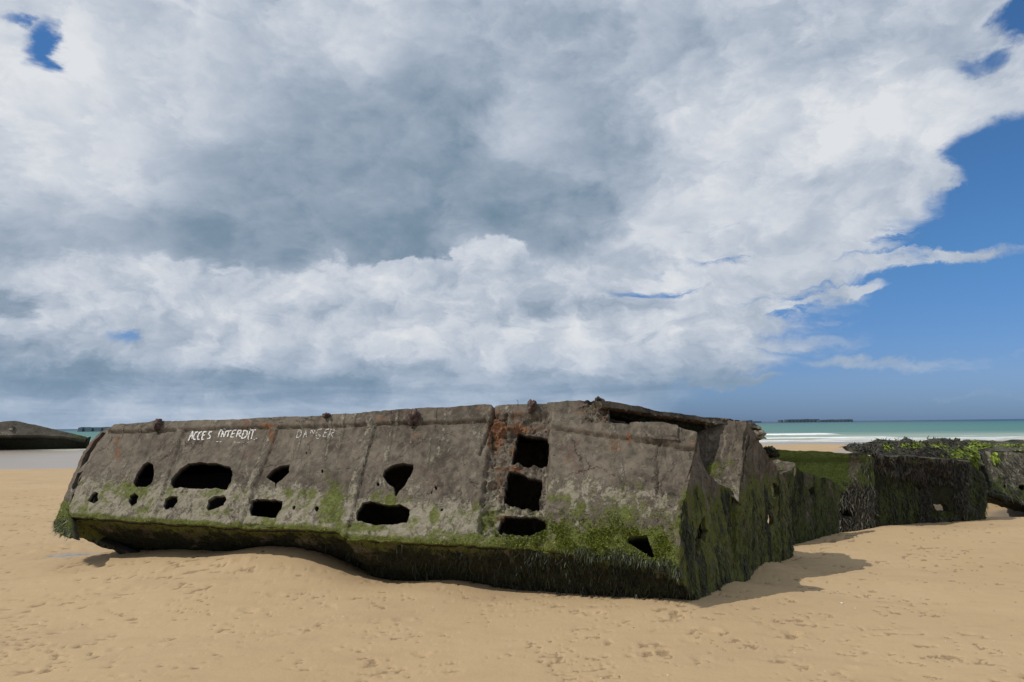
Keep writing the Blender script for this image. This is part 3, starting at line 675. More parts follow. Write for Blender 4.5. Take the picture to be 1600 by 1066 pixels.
cap3 = slab('low_broken_wall', PT3, [(1208, 720), (1215, 719), (1242, 724), (1243, 740), (1236, 775), (1200, 790), (1200, 730)], [], .14, .03, M_CON, hull, None, lambda X, Y, p: dict(moss=.5 * ss(Y, 724, 735), pale=.6 * ss(728 - Y, 0, 5)), jit=.014)

# broken deck edge with its rusty underside
fa = P(937, 628, 9.0); fb = P(1190, 665, 10.2)
PD2 = vplane(fa, fb)
d2o = [(938, 627), (953, 627), (985, 633), (1035, 643), (1070, 647.5), (1101, 651.5), (1140, 655), (1165, 658.5), (1180, 662), (1189, 668), (1188, 678), (1170, 671), (1140, 668), (1120, 667), (1091, 679), (1060, 672), (1020, 662), (985, 652.5), (957, 646), (950, 650), (945, 645)]
def d2d(X, Y, p):
    tt = np.interp(X, [937, 1035, 1101, 1190], [628, 643, 652, 664]); v = Y - tt
    return -.14 * ss(v, 7, 13) + ss(v, 5, 9) * fbm(p[:, 0] * 9, p[:, 1] * 9, p[:, 2] * 16, 4, .7) * .06 + ss(X, 1080, 1110) * fbm(p[:, 0] * 7, p[:, 1] * 7, p[:, 2] * 12, 4, .7) * .03
def d2m(X, Y, p):
    tt = np.interp(X, [937, 1035, 1101, 1190], [628, 643, 652, 664]); v = Y - tt
    return dict(rust=.55 * ss(v, 4, 9) * (X < 1110), dark=1.3 * ss(v, 8, 12) * (X < 1110), pale=.35 * ss(v, 2, 4) * ss(12 - v, 0, 6) + .4 * ss(X, 1080, 1110))  # dark paints the slot's shade onto the lower edge
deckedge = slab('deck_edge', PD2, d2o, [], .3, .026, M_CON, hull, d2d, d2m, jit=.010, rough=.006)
deckedge['label'] = 'crumbling deck edge with rusty layered underside above a dark slot'
back = np.array([.33, .94, -.10])
def ptop(i): 
    q = PF.hit(*topA[i]); return q + PF.n * -.05 + np.array([0, 0.02, -.07])
dt = [ptop(i) for i in range(0, 12)]
loft('deck', [dt, [q + back * 3.1 for q in dt]], M_CON, hull, .14, .09, .01, up=True)
dr = [PD2.hit(x, y) + np.array([.0, .10, -.03]) for x, y in ((940, 629), (985, 634), (1035, 644), (1101, 653), (1165, 660))]
loft('broken_deck', [dr, [q + back * k_ for q, k_ in zip(dr, (2.6, 2.3, 1.9, 1.2, .6))]], M_CON, hull, .05, .09, .01, up=True)
bw = [q + back * 3.1 for q in dt] + [dr[-2] + back * 1.2, dr[-1] + back * .6]
loft('back_wall', [bw, [q + np.array([.15, .45, -2.6]) for q in bw]], M_CON, hull, .14, .12, .01)
br0 = PS2.hit(1172, 690); brr = [br0 + np.array([.1, .15, 0]), br0 + back * 2.2 + np.array([.1, .1, 0])]
# added near-black sheet behind the near openings, keeps them dark
ib0 = PF.hit(1070, 720) + np.array([.1, .9, 0.0]); ib1 = PF.hit(860, 690) + np.array([.3, 1.5, .1])
loft('added_dark_liner', [[ib1 + np.array([0, 0, .0]), ib0], [ib1 + np.array([0, .1, -2.2]), ib0 + np.array([0, .1, -2.2])]], M_CON, hull, .1, .12, .01, lambda X, Y, p: dict(inner=1. + 0 * X))
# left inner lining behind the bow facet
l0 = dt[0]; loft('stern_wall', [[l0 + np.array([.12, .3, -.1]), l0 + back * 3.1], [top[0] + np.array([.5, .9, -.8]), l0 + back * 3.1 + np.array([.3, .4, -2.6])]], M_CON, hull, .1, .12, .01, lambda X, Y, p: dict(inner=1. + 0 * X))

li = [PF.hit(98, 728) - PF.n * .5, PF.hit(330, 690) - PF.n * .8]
loft('added_dark_liner', [li, [q + np.array([-.05, -.28, -.52]) for q in li]], M_CON, hull, .05, .1, .005, lambda X, Y, p: dict(inner=1. + 0 * X))  # added black liner that keeps the left holes dark
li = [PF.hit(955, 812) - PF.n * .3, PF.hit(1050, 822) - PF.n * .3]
loft('added_dark_liner', [li, [q + np.array([-.02, -.15, -.42]) for q in li]], M_CON, hull, .05, .06, .005, lambda X, Y, p: dict(inner=1. + 0 * X))  # added black liner, darkens the low opening near the corner
# loose broken pieces on the edge
def lump(name, c, r, mat, parent, seed=0, nu=14, nv=10, rough=.35, attrs=None, sub=None):
    V = []; 
    for j in range(nv + 1):
        th = math.pi * j / nv
        for i in range(nu):
            ph = 2 * math.pi * i / nu; V.append((math.sin(th) * math.cos(ph), math.sin(th) * math.sin(ph), math.cos(th)))
    V = np.array(V); 
    cube = np.abs(V).max(1, keepdims=True); V = V * (1 - .35 + .35 / cube)
    k = 1 + rough * fbm(V[:, 0] * 1.9 + seed * 3.1, V[:, 1] * 1.9 + seed, V[:, 2] * 1.9, 3, .6)
    V = V * k[:, None] * np.array(r) + np.array(c)
    Fc = []
    for j in range(nv):
        for i in range(nu):
            a = j * nu + i; b2 = j * nu + (i + 1) % nu; Fc.append((a, a + nu, b2 + nu, b2))
    at = {k2: np.zeros(len(V)) for k2 in ('moss', 'rust', 'pale', 'dark', 'inner')}
    for k2, v in (attrs or {}).items(): at[k2][:] = v
    return mesh(name, V, np.array(Fc), mat, parent, at)
lump('broken_chunk', P(1184, 680, 10.1), (.085, .10, .055), M_CON, hull, 1, attrs=dict(pale=.7), rough=.7)
lump('broken_chunk', P(1203, 707, 10.5), (.085, .12, .075), M_CON, hull, 2, attrs=dict(dark=.8, moss=.4), rough=.6)
lump('broken_chunk', P(1128, 657, 10.0), (.10, .10, .028), M_CON, hull, 3, attrs=dict(pale=.5), rough=.6)
lump('broken_chunk', P(787, 652, 9.35), (.05, .05, .05), M_CON, hull, 5, attrs=dict(rust=.3), rough=.6)
lump('broken_chunk', P(765, 655, 9.4), (.035, .05, .09), M_CON, hull, 6, attrs=dict(pale=.2), rough=.5)

# iron mooring lugs along the top edge: two plates, a pin and a rounded head
def lug(px, py, w_, h_, seed):
    c = hitall(px, py + 3, [BV[0]]); c = c[1] if c else P(px, py, PF.hit(px, py)[1])
    c = c + np.array([0, -.02, .0])
    z0 = P(px, py, c[1]); c = np.array([z0[0], c[1] + .02, z0[2]])
    o = lump('mooring_lug', c, (w_, .07, h_), M_IRON, hull, seed, 16, 12, .35)
    lump('lug_plate', c + np.array([-w_ * .5, -.055, -h_ * .5]), (w_ * .45, .03, h_ * .6), M_IRON, o, seed + 10, 10, 8, .3)
    lump('lug_pin', c + np.array([w_ * .35, -.06, h_ * .35]), (w_ * .5, .035, h_ * .4), M_IRON, o, seed + 20, 10, 8, .4)
def _org(o): o['org'] = list(np.array(hull.location))
_l = lump
def lump(*a, **k):
    if a[4] is not None and a[4].type == 'MESH' and 'org' not in a[4]: a[4]['org'] = list(hull.location)
    return _l(*a, **k)
lug(246, 664, .045, .085, 1); lug(646, 652, .075, .105, 2); lug(831, 635, .055, .075, 3); lug(510, 649, .05, .03, 4)

# ------------------------------------------------------------------ tubes, strands
def tube(pts, r, k=6):
    pts = np.array(pts, float); V = []; Fc = []
    for i, p in enumerate(pts):
        t = pts[min(i + 1, len(pts) - 1)] - pts[max(i - 1, 0)]; t /= np.linalg.norm(t)
        a = np.cross(t, (0.3, .9, .2)); a /= np.linalg.norm(a); b_ = np.cross(t, a); rr = r[i] if hasattr(r, '__len__') else r
        for j in range(k): ph = 2 * math.pi * j / k; V.append(p + (a * math.cos(ph) + b_ * math.sin(ph)) * rr)
    for i in range(len(pts) - 1):
        for j in range(k): a = i * k + j; c = i * k + (j + 1) % k; Fc.append((a, c, c + k, a + k))
    Fc.append(tuple(range(k))[::-1]); Fc.append(tuple(len(V) - k + j for j in range(k)))
    return V, Fc
q = P(808, 631, 9.3)
V, Fc = tube([q + np.array([.01, 0, -.03]), q + np.array([.01, 0, .0]), q + np.array([.012, 0, .03]), q + np.array([-.005, 0, .05])], .003, 5)
mesh('bent_wire', V, Fc, M_IRON, hull, {k2: np.zeros(len(V)) for k2 in ('tint',)})

def sample(surfs, n, region, weight=None):
    """random points on visible surfaces; region(X,Y,p) -> probability"""
    Ps = []; Ns = []
    for s in surfs:
        Fr, tri, at = SURF[s.name]
        a, b_, c = Fr[tri[:, 0]], Fr[tri[:, 1]], Fr[tri[:, 2]]
        cr = np.cross(b_ - a, c - a); ar = np.linalg.norm(cr, axis=1) / 2; cen = (a + b_ + c) / 3
        X, Y = proj(cen); wgt = ar * region(X, Y, cen)
        if wgt.sum() <= 0: continue
        k = RNG.choice(len(tri), int(n * 1), p=wgt / wgt.sum()); r1 = np.sqrt(RNG.random(len(k))); r2 = RNG.random(len(k))
        Ps.append(a[k] * (1 - r1)[:, None] + b_[k] * (r1 * (1 - r2))[:, None] + c[k] * (r1 * r2)[:, None])
        nn = cr[k] / (np.linalg.norm(cr[k], axis=1)[:, None] + 1e-9); Ns.append(nn)
    return np.concatenate(Ps), np.concatenate(Ns)
def strands(name, PN, ln, wd, mat, parent, out=.35, curl=.3, seg=4, tint=(0, 1), up=0., label=None, hang=1.):
    p, n = PN; k = len(p)
    L_ = RNG.uniform(*ln, k); Wd = RNG.uniform(*wd, k); g = np.array([0, 0, -1.])
    tan = np.cross(n, g); tan /= np.linalg.norm(tan, axis=1)[:, None] + 1e-9
    ang = RNG.normal(0, .35, k)
    cur = p + n * .004; V = []
    rnd = RNG.normal(0, 1, (k, 3))
    dirn = n * out + g * hang * .9 + rnd * .22 + np.array([0, 0, up]); side = tan * np.cos(ang)[:, None] + n * np.sin(ang)[:, None]
    for s in range(seg + 1):
        t = s / seg; ww = Wd * (1 - t ** 1.7 * .8) * (.7 + .5 * math.sin(t * 3))
        V.append(cur - side * ww[:, None] / 2); V.append(cur + side * ww[:, None] / 2)
        dirn = dirn + g * hang * .45 + RNG.normal(0, curl, (k, 3)) - n * (out * .55)
        # keep outside the wall
        dot = (dirn * n).sum(1); dirn = dirn - n * np.minimum(dot, 0)[:, None] * .98
        dd_ = dirn / (np.linalg.norm(dirn, axis=1)[:, None] + 1e-9)
        cur = cur + dd_ * (L_ / seg)[:, None] + n * .0015
    V = np.stack(V, 1).reshape(-1, 3); m2 = 2 * (seg + 1)
    f = np.array([[2 * s, 2 * s + 1, 2 * s + 3, 2 * s + 2] for s in range(seg)])
    Fc = (np.arange(k)[:, None, None] * m2 + f[None]).reshape(-1, 4)
    tt = np.repeat(RNG.uniform(*tint, k), m2)
    o = mesh(name, V, Fc, mat, parent, dict(tint=tt), smooth=True); o['kind'] = 'stuff'
    if label: o['label'] = label
    return o
if True:
    rr_ = lambda X, Y, p: ss(X, 480, 800) * ss(Y - np.interp(X, rX, rY), -4, 8) * (.3 + ss(X, 780, 900)) * (Y < 960)
    strands('hanging_seaweed', sample([under], 4300, lambda X, Y, p: rr_(X, Y, p) * (.15 + ss(fbm(p[:, 0] * 3, p[:, 1] * 3, p[:, 2] * 3, 3), -.1, .4))), (.015, .13), (.004, .014), M_WEED, hull, .35, .6, 4, (0, .8))
    rg = lambda X, Y, p: ss(X, 860, 960) * ss(26 - (np.interp(X, rX, rY) - Y), 0, 16)
    strands('hanging_seaweed', sample([front], 650, rg), (.04, .12), (.006, .014), M_WEED, hull, .5, .3, 4, (.1, 1.))
    rm = lambda X, Y, p: np.clip(ss(np.interp(X, [500, 700, 880, 1070], [10, 20, 84, 104]) - (np.interp(X, rX, rY) - Y), 0, 62) ** 1.6, 0, 1) * ss(X, 120, 760) * (.10 + .90 * ss(fbm(p[:, 0] * 4, p[:, 1] * 4, p[:, 2] * 4, 4, .6), -.12, .22))
    strands('moss_tufts', sample([front], 14000, rm), (.008, .022), (.006, .015), M_MOSS, hull, .9, .6, 2, (0, 1.), up=.25, hang=.25)
    re = lambda X, Y, p: ss(Y + 30 * fbm(p[:, 0] * 4, p[:, 1] * 4, p[:, 2], 2), 770, 850) * (.1 + ss(fbm(p[:, 0] * 5, p[:, 1] * 5, p[:, 2] * 1.2, 3), -.1, .35))
    strands('hanging_seaweed', sample([end1], 3000, re), (.03, .12), (.005, .012), M_WEED, hull, .06, .2, 4, (.1, 1.))
    re2 = lambda X, Y, p: ss(Y + 30 * fbm(p[:, 0] * 4, p[:, 1] * 4, p[:, 2], 2), 740, 790)
    strands('hanging_seaweed', sample([end2, end3], 1500, re2), (.03, .14), (.006, .014), M_WEED, hull, .06, .2, 4, (.1, 1.))
    rb = lambda X, Y, p: ss(Y, 805, 815) * ss(845 - Y, 0, 12) * ss(150 - X, 0, 30)
    strands('hanging_seaweed', sample([bow, bowlow], 380, rb), (.03, .10), (.006, .016), M_WEED, hull, .3, .3, 4, (.3, 1.))
    strands('moss_tufts', sample([bow], 1500, lambda X, Y, p: ss(Y, 775, 800)), (.01, .03), (.008, .016), M_MOSS, hull, .9, .5, 2, (.3, 1.), up=.2, hang=.3)

# ------------------------------------------------------------------ painted warning, strokes follow the wall
def letters(name, strokes, wd, label, fade):
    V = []; Fc = []; fd = []; bv = [BV[0]]
    for st in strokes:
        pts = []
        for i in range(len(st) - 1):
            a = np.array(st[i], float); b_ = np.array(st[i + 1], float); k = max(1, int(np.linalg.norm(b_ - a) / 1.2))
            for j in range(k): pts.append(a + (b_ - a) * j / k)
        pts.append(np.array(st[-1], float)); pts = np.array(pts)
        b0 = len(V)
        for i, p in enumerate(pts):
            t = pts[min(i + 1, len(pts) - 1)] - pts[max(i - 1, 0)]; t /= np.linalg.norm(t) + 1e-9; nn = np.array([-t[1], t[0]])
            ww = wd * (1 + .25 * math.sin(i * 1.3 + b0)) / 2
            for s in (-1, 0, 1):
                h = hitall(*(p + nn * ww * s), bv)
                q_ = h[1] if h else PF.hit(*(p + nn * ww * s))
                V.append(q_ + PF.n * .006); fd.append(fade)
        for i in range(len(pts) - 1):
            for s in (0, 1): a = b0 + i * 3 + s; Fc.append((a, a + 1, a + 4, a + 3))
    o = mesh(name, V, Fc, M_PAINT, hull, dict(fade=fd)); o['label'] = label
def T(strk, x0=270, y0=650): return [[(x / 5.714 + x0, y / 5.716 + y0) for x, y in s] for s in strk]
letters('painted_word', T([
    [(140, 222), (160, 180), (180, 136)], [(180, 136), (180, 175), (174, 206)], [(152, 182), (182, 178)],
    [(228, 142), (205, 150), (190, 180), (188, 210), (205, 212)], [(262, 142), (240, 150), (225, 182), (222, 210), (240, 212)],
    [(275, 145), (258, 212)], [(275, 145), (305, 143)], [(268, 175), (290, 172)], [(258, 212), (282, 210)],
    [(350, 142), (330, 145), (322, 165), (338, 185), (330, 203), (308, 205)]]), 1.75, 'white hand painted word ACCES', .15)
letters('painted_word', T([
    [(435, 122), (418, 150), (408, 192)], [(455, 118), (475, 122)], [(420, 130), (440, 127), (450, 150)], [(450, 140), (432, 192)], [(450, 140), (458, 190)], [(458, 190), (478, 138)],
    [(480, 138), (525, 132)], [(505, 138), (488, 190)],
    [(540, 132), (518, 192)], [(540, 132), (572, 128)], [(530, 162), (555, 158)], [(518, 192), (545, 190)],
    [(588, 130), (568, 190)], [(588, 130), (612, 132), (608, 155), (582, 162)], [(588, 162), (606, 190)],
    [(640, 128), (615, 200)], [(640, 128), (668, 140), (664, 175), (640, 200), (612, 202)],
    [(690, 140), (672, 205)], [(692, 116), (696, 124)], [(690, 130), (745, 126)], [(722, 130), (702, 208)], [(672, 205), (680, 212)]]), 1.75, 'white hand painted word INTERDIT', .18)
letters('paint_trace', T([[(388, 232), (408, 230)], [(420, 234), (445, 232)]]), 1.2, 'faint white paint dashes below the words', .4)
letters('paint_trace', T([
    [(545, 235), (640, 240)], [(660, 238), (700, 234)], [(705, 205), (735, 215)], [(740, 208), (765, 195)]]), 1.0, 'faint remains of a white painted line', .5)
letters('painted_word', T([
    [(1125, 125), (1105, 195)], [(1125, 125), (1148, 132), (1150, 165), (1130, 192), (1105, 195)],
    [(1190, 130), (1165, 195)], [(1190, 130), (1195, 190)], [(1175, 165), (1195, 162)],
    [(1240, 125), (1232, 160)], [(1240, 125), (1262, 165)], [(1262, 165), (1272, 125)],
    [(1332, 118), (1300, 125), (1283, 160), (1280, 200), (1305, 205), (1318, 175), (1300, 172)],
    [(1368, 125), (1342, 190)], [(1368, 125), (1400, 118)], [(1355, 155), (1380, 152)], [(1342, 190), (1368, 186)],
    [(1415, 120), (1388, 195)], [(1415, 120), (1445, 125), (1440, 150), (1405, 160)], [(1412, 160), (1432, 195)]]), 1.0, 'worn thin white warning DANGER', .38)

# ================================================================== SECOND WRECK (behind, right)
g4r = G(1366, 826); g4l = P(1214, 800, 14.6)
gS4a = G(1366, 826); gS4b = G(1434, 818)
w2b = (float(gS4a[0]) + 1, float(gS4a[1]) + 2, 0.)
wr2 = empty('broken_pontoon', w2b, 'lower collapsed concrete wreck behind the big one, bright green wall and shaggy dark weed', 'pontoon wreck', None)
PG4 = vplane(np.array([g4l[0], g4l[1], 0]), gS4a)
def g4m(X, Y, p):
    n = fbm(p[:, 0] * 2, p[:, 1] * 2, p[:, 2] * 2, 3)
    return dict(moss=np.clip(1.1 - .75 * ss(X, 1322, 1328) * ss(1352 - X, 0, 10) - .6 * ss(Y, 755, 775) + .1 * n, 0, 1.1), dark=np.clip(.85 * ss(Y, 752, 775) + .45 * ss(X, 1322, 1328) + .5 * ss(712 - Y, 0, 5), 0, 1), pale=blob(X, Y, [(1356, 718, 6, 12, .6)]))
g4 = slab('green_wall', PG4, [(1205, 703), (1260, 705), (1324, 708), (1352, 710), (1364, 716), (1366, 745), (1366, 860), (1205, 860)], [[C5(*q_) for q_ in ((318, 690), (345, 678), (395, 682), (425, 700), (428, 720), (395, 738), (350, 742), (320, 730))]], .2, .05, M_WEEDY, wr2, lambda X, Y, p: .03 * ss(719 - Y, 0, 2), g4m, jit=.02)
PS4 = vplane(gS4a, gS4b)
s4 = slab('end_wall', PS4, [(1364, 716), (1370, 714), (1378, 722), (1400, 728), (1420, 735), (1433, 743), (1436, 750), (1436, 850), (1364, 860)], [], .2, .05, M_WEEDY, wr2, None, weedmask(690, 730, .95), jit=.03, rough=.03)
gF5a = gS4b + np.array([.0, .05, 0]); gF5b = G(1510, 816)
PF5 = vplane(gF5a, gF5b)
f5 = slab('weed_covered_wall', PF5, [(1434, 728), (1450, 722), (1475, 719), (1500, 720), (1510, 724), (1511, 850), (1434, 850)],
          [[C5(*q_) for q_ in ((870, 425), (900, 418), (935, 450), (942, 490), (890, 492), (872, 490))], [C5(*q_) for q_ in ((972, 655), (1000, 662), (1050, 656), (1078, 680), (1086, 712), (1000, 710), (978, 690))]],
          .18, .05, M_WEEDY, wr2, None, lambda X, Y, p: dict(moss=.75 * ss(Y, 780, 800), dark=np.clip(.9 - .3 * ss(Y, 785, 805), 0, 1)), jit=.04, rough=.05)
gS5a = gF5b.copy(); gS5b = G(1539, 813.5)
PS5 = vplane(gS5a, gS5b)
s5 = slab('end_wall', PS5, [(1510, 722), (1518, 728), (1530, 734), (1541, 745), (1540, 775), (1539, 840), (1509, 850)], [[C5(*q_) for q_ in ((1250, 470), (1262, 460), (1268, 520), (1262, 560), (1248, 540))]], .18, .05, M_WEEDY, wr2, None, weedmask(700, 735, .8), jit=.03, rough=.03)

def deckmass(name, quad, n, amp, mat, parent, attrs, zedge, seed, thick=.35, scale=1.):
    """uneven weed-grown deck: grid over four corners (near-left, near-right, far-right, far-left) with real thickness"""
    a, b_, c, d = [np.array(q_, float) for q_ in quad]; nu, nv = n
    s, t = np.meshgrid(np.linspace(0, 1, nu), np.linspace(0, 1, nv))
    p = (a * (1 - s)[..., None] + b_ * s[..., None]) * (1 - t)[..., None] + (d * (1 - s)[..., None] + c * s[..., None]) * t[..., None]
    p = p.reshape(-1, 3); s = s.ravel(); t = t.ravel()
    h = fbm(p[:, 0] * .9 * scale + seed, p[:, 1] * .9 * scale, seed * 1., 5, .55) * amp
    ridg = (1 - np.abs(fbm(p[:, 0] * .7 * scale + seed * 2, p[:, 1] * 1.3 * scale, 4.4, 3)) * 2.2); h += np.clip(ridg, 0, 1) * amp * .9
    # plates broken at different levels
    h += amp * 1.2 * np.floor(2.2 * (fbm(p[:, 0] * .45 + seed * 5, p[:, 1] * .5, 1.7, 2) + .5)) / 2.2
    edge = np.minimum(np.minimum(s, 1 - s) * nu / 5, np.minimum(t, 1 - t) * nv / 5); h *= np.clip(edge, .25, 1)
    T_ = p.copy(); T_[:, 2] += h; T_[:, 0] += fbm(p[:, 0] * 2, p[:, 1] * 2, 7.7, 3) * .1
    Bt = p.copy(); Bt[:, 2] -= thick
    i = np.arange(nv - 1)[:, None] * nu + np.arange(nu - 1)[None]; q_ = np.stack([i, i + 1, i + nu + 1, i + nu], -1).reshape(-1, 4)
    M = len(p); r = lambda L_: np.stack([L_[:-1], L_[:-1] + M, L_[1:] + M, L_[1:]], 1)
    e1 = np.arange(nu); e2 = np.arange(nu) + (nv - 1) * nu; e3 = np.arange(nv) * nu; e4 = e3 + nu - 1
    Fc = np.concatenate([q_, q_[:, ::-1] + M, r(e1), r(e2)[:, ::-1], r(e3)[:, ::-1], r(e4)])
    at = {k2: np.zeros(2 * M) for k2 in ('moss', 'rust', 'pale', 'dark', 'inner')}
    for k2, v in attrs(p, h / amp).items(): at[k2] = np.concatenate([v, v])
    o = mesh(name, np.concatenate([T_, Bt]), Fc, mat, parent, at, sharp=math.radians(55)); o['org'] = list(np.array(parent.location))
    tri = np.concatenate([q_[:, [0, 1, 2]], q_[:, [0, 2, 3]]]); SURF[o.name] = (T_, tri, at)
    return o
def dkattr(p, h):
    n = fbm(p[:, 0] * 1.1, p[:, 1] * 1.1, 3.3, 4)
    return dict(moss=np.clip(.2 + n * .9, 0, .8), dark=np.clip(.45 - n * .6, 0, 1), pale=np.clip(-.1 + n * .5, 0, .6))
zt = PG4.hit(1352, 710)[2]
dA = P(1353, 712, 14.0); dB = PF5.hit(1512, 724) + np.array([0, .05, 0]); 
dk2 = deckmass('collapsed_deck', [P(1362, 716, 14.12), np.array([dB[0], dB[1], dB[2]]), P(1512, 692.5, 16.6), P(1366, 690, 16.2)], (120, 80), .085, M_WEEDY, wr2, dkattr, 0, 1.3, .06)
dk2['label'] = 'buckled deck slabs grown over with dark weed and bright green algae'
dk3 = deckmass('collapsed_slab', [P(1340, 704, 16.5), P(1400, 709, 16.2), P(1400, 690, 19.0), P(1321, 699, 18.5)], (70, 50), .07, M_WEEDY, wr2, dkattr, 0, 4.3, .08)
de = loft('deck_front_edge', [[P(1366, 711, 14.0), P(1435, 714, 14.45), PF5.hit(1512, 720) + np.array([0, -.02, 0])], [P(1366, 740, 14.1), P(1436, 752, 14.65), PF5.hit(1512, 740) + np.array([0, .12, 0])]], M_WEEDY, wr2, .1, .05, .05, lambda X, Y, p: dict(dark=.45 + 0 * X, moss=.3 + 0 * X), disp=lambda X, Y, p: fbm(p[:, 0] * 3, p[:, 1] * 3, p[:, 2] * 3, 4, .6) * .09)
loft('added_dark_liner', [[PG4.hit(1240, 712) + np.array([.3, .7, 0]), PG4.hit(1366, 716) + np.array([.1, .5, 0])], [PG4.hit(1240, 712) + np.array([.3, .7, -1.6]), PG4.hit(1366, 716) + np.array([.1, .5, -1.6])]], M_WEEDY, wr2, .1, .1, .02, lambda X, Y, p: dict(dark=.9 + 0 * X))  # added sheet painted dark, so the green wall's hole looks shaded
# weed clumps
for (srf, n_, rg_, ln_, mt) in ((g4, 3200, lambda X, Y, p: ss(Y + 10 * fbm(p[:, 0] * 3, p[:, 1] * 3, p[:, 2] * 3, 2), 750, 775) + .25 * ss(X, 1345, 1356), (.06, .18), M_WEEDP),
                            (s4, 900, lambda X, Y, p: .2 + ss(Y, 720, 760), (.05, .16), M_WEED), (f5, 6500, lambda X, Y, p: (1. * (Y < 795) + .2) * (1 - ((X > 1453) & (X < 1492) & (Y > 752) & (Y < 806))), (.04, .14), M_WEEDP),
                            (s5, 700, lambda X, Y, p: 1. + 0 * X, (.05, .16), M_WEED)):
    strands('seaweed_clump', sample([srf], n_, rg_), ln_, (.010, .024), mt, wr2, .5, .5, 4, (0, 1.))
strands('seaweed_clump', sample([de], 1500, lambda X, Y, p: 1. + 0 * X), (.04, .14), (.01, .024), M_WEEDP, wr2, .5, .5, 3, (0, .8))
strands('seaweed_clump', sample([dk2, dk3], 3200, lambda X, Y, p: ss(16.3 - p[:, 1], -1.2, 1.) * .9 + .12), (.05, .16), (.012, .03), M_WEEDP, wr2, .5, .5, 3, (0, .9), hang=.5)
def patch(rects, n, surfs, mat, parent, label):
    f = lambda X, Y, p: np.clip(sum(np.exp(-(((X - a) / c) ** 2 + ((Y - b_) / d) ** 2) ** 2) for a, b_, c, d in rects), 0, 1)
    return strands('green_algae', sample(surfs, n, f), (.03, .10), (.03, .07), mat, parent, .3, .3, 2, (0, 1.), up=.3, hang=.5, label=label)
patch([(1425, 697, 16, 4), (1385, 700, 6, 3), (1470, 699, 12, 2.5)], 1700, [dk2, dk3], M_BRIGHT, wr2, 'bright yellow green algae lying on the dark deck')
# bent rusty stub
q = P(1492, 703, 16.6)
V, Fc = tube([q + np.array([-.02, 0, -.2]), q + np.array([-.02, 0, .05]), q + np.array([0, 0, .16]), q + np.array([.06, 0, .22]), q + np.array([.13, 0, .22])], [.05, .05, .055, .045, .02], 8)
mesh('bent_iron_stub', V, Fc, M_IRON, wr2)

# ================================================================== THIRD WRECK (right edge of the view)
gW = P(1539, 766, 16.5)
wr3 = empty('weedy_pontoon', (float(gW[0]) + 2.5, float(gW[1]) + 1.5, 0.), 'concrete wreck at the right edge of the view, brown weedy side with two small holes', 'pontoon wreck', None)
PW6 = Plane(P(1519, 712, 16.55), P(1600, 708, 16.9), P(1539, 766, 16.15))
w6o = [(1505, 716), (1519, 703), (1560, 705), (1600, 706), (1760, 709), (1760, 822), (1640, 797), (1600, 786), (1570, 777), (1538, 766), (1538, 752), (1541, 742), (1535, 730), (1520, 722), (1505, 725)]
w6 = slab('side_wall', PW6, w6o, [[C5(*q_) for q_ in ((1452, 515), (1475, 508), (1486, 530), (1478, 545), (1456, 542))], [C5(*q_) for q_ in ((1555, 530), (1575, 520), (1610, 522), (1612, 560), (1580, 562), (1560, 550))],
     [(1646, 762), (1660, 757), (1672, 768), (1655, 776)]], .16, .05, M_WEEDY, wr3, None,
     lambda X, Y, p: dict(moss=np.clip(.35 + .6 * ss(Y, 748, 772) + .4 * fbm(p[:, 0] * 2, p[:, 1] * 2, p[:, 2] * .7, 3), 0, 1), pale=np.clip(.45 + .3 * fbm(p[:, 0] * 5, p[:, 1] * 5, p[:, 2] * 1.2, 3), 0, 1), dark=np.clip(.15 + .4 * fbm(p[:, 0] * 3, p[:, 1] * 3, p[:, 2], 3), 0, 1)), jit=.025, rough=.03)
lt = [PW6.hit(x, y) + np.array([0, .03, .02]) for x, y in ((1538, 767), (1570, 777), (1600, 786), (1640, 797), (1760, 822))]
w6u = loft('hull_bottom', [lt, [q_ + np.array([.5, 1.4, -.28]) for q_ in lt]], M_WEEDY, wr3, .06, .08, .03, lambda X, Y, p: dict(moss=.6 + 0 * X, dark=.6 + 0 * X))
dq = [PW6.hit(1519, 704), PW6.hit(1760, 710)]
dk6 = deckmass('weedy_deck', [dq[0] + np.array([-.1, .02, .0]), dq[1], P(1690, 693, 22.), P(1500, 691, 20.)], (140, 80), .05, M_WEEDY, wr3, dkattr, 0, 9.1, .06)
sidel = PW6.hit(1538, 766)
loft('end_wall', [[dq[0] + np.array([.05, .05, -.05]), P(1503, 693, 20.)], [sidel + np.array([0.05, .1, 0]), P(1503, 693, 20.) + np.array([.8, 0, -1.2])]], M_WEEDY, wr3, .15, .1, .02, lambda X, Y, p: dict(dark=.7 + 0 * X, moss=.5 + 0 * X))
loft('back_wall', [[P(1503, 694, 20.), P(1690, 695, 21.8)], [P(1503, 694, 20.) + np.array([.6, 0, -1.3]), P(1690, 695, 21.8) + np.array([0, 0, -1.5])]], M_WEEDY, wr3, .1, .15, .02)
ib6 = [PW6.hit(1545, 722) + np.array([.2, .6, 0]), PW6.hit(1755, 722) + np.array([.2, .6, 0])]
loft('added_dark_liner', [ib6, [q_ + np.array([0, .1, -.78 + .0]) for q_ in ib6]], M_WEEDY, wr3, .1, .1, .02, lambda X, Y, p: dict(dark=.9 + 0 * X))  # added sheet painted dark behind the small side holes
patch([(1530, 697, 26, 2.5), (1580, 697, 16, 2.), (1598, 706, 12, 2)], 1700, [dk6], M_BRIGHT, wr3, 'bright yellow green algae along the deck edge')
f = lambda X, Y, p: np.clip(sum(np.exp(-(((X - a) / c) ** 2 + ((Y - b_) / d) ** 2)) for a, b_, c, d in ((1500, 716, 10, 8), (1520, 714, 5, 16), (1552, 715, 3, 6))), 0, 1)
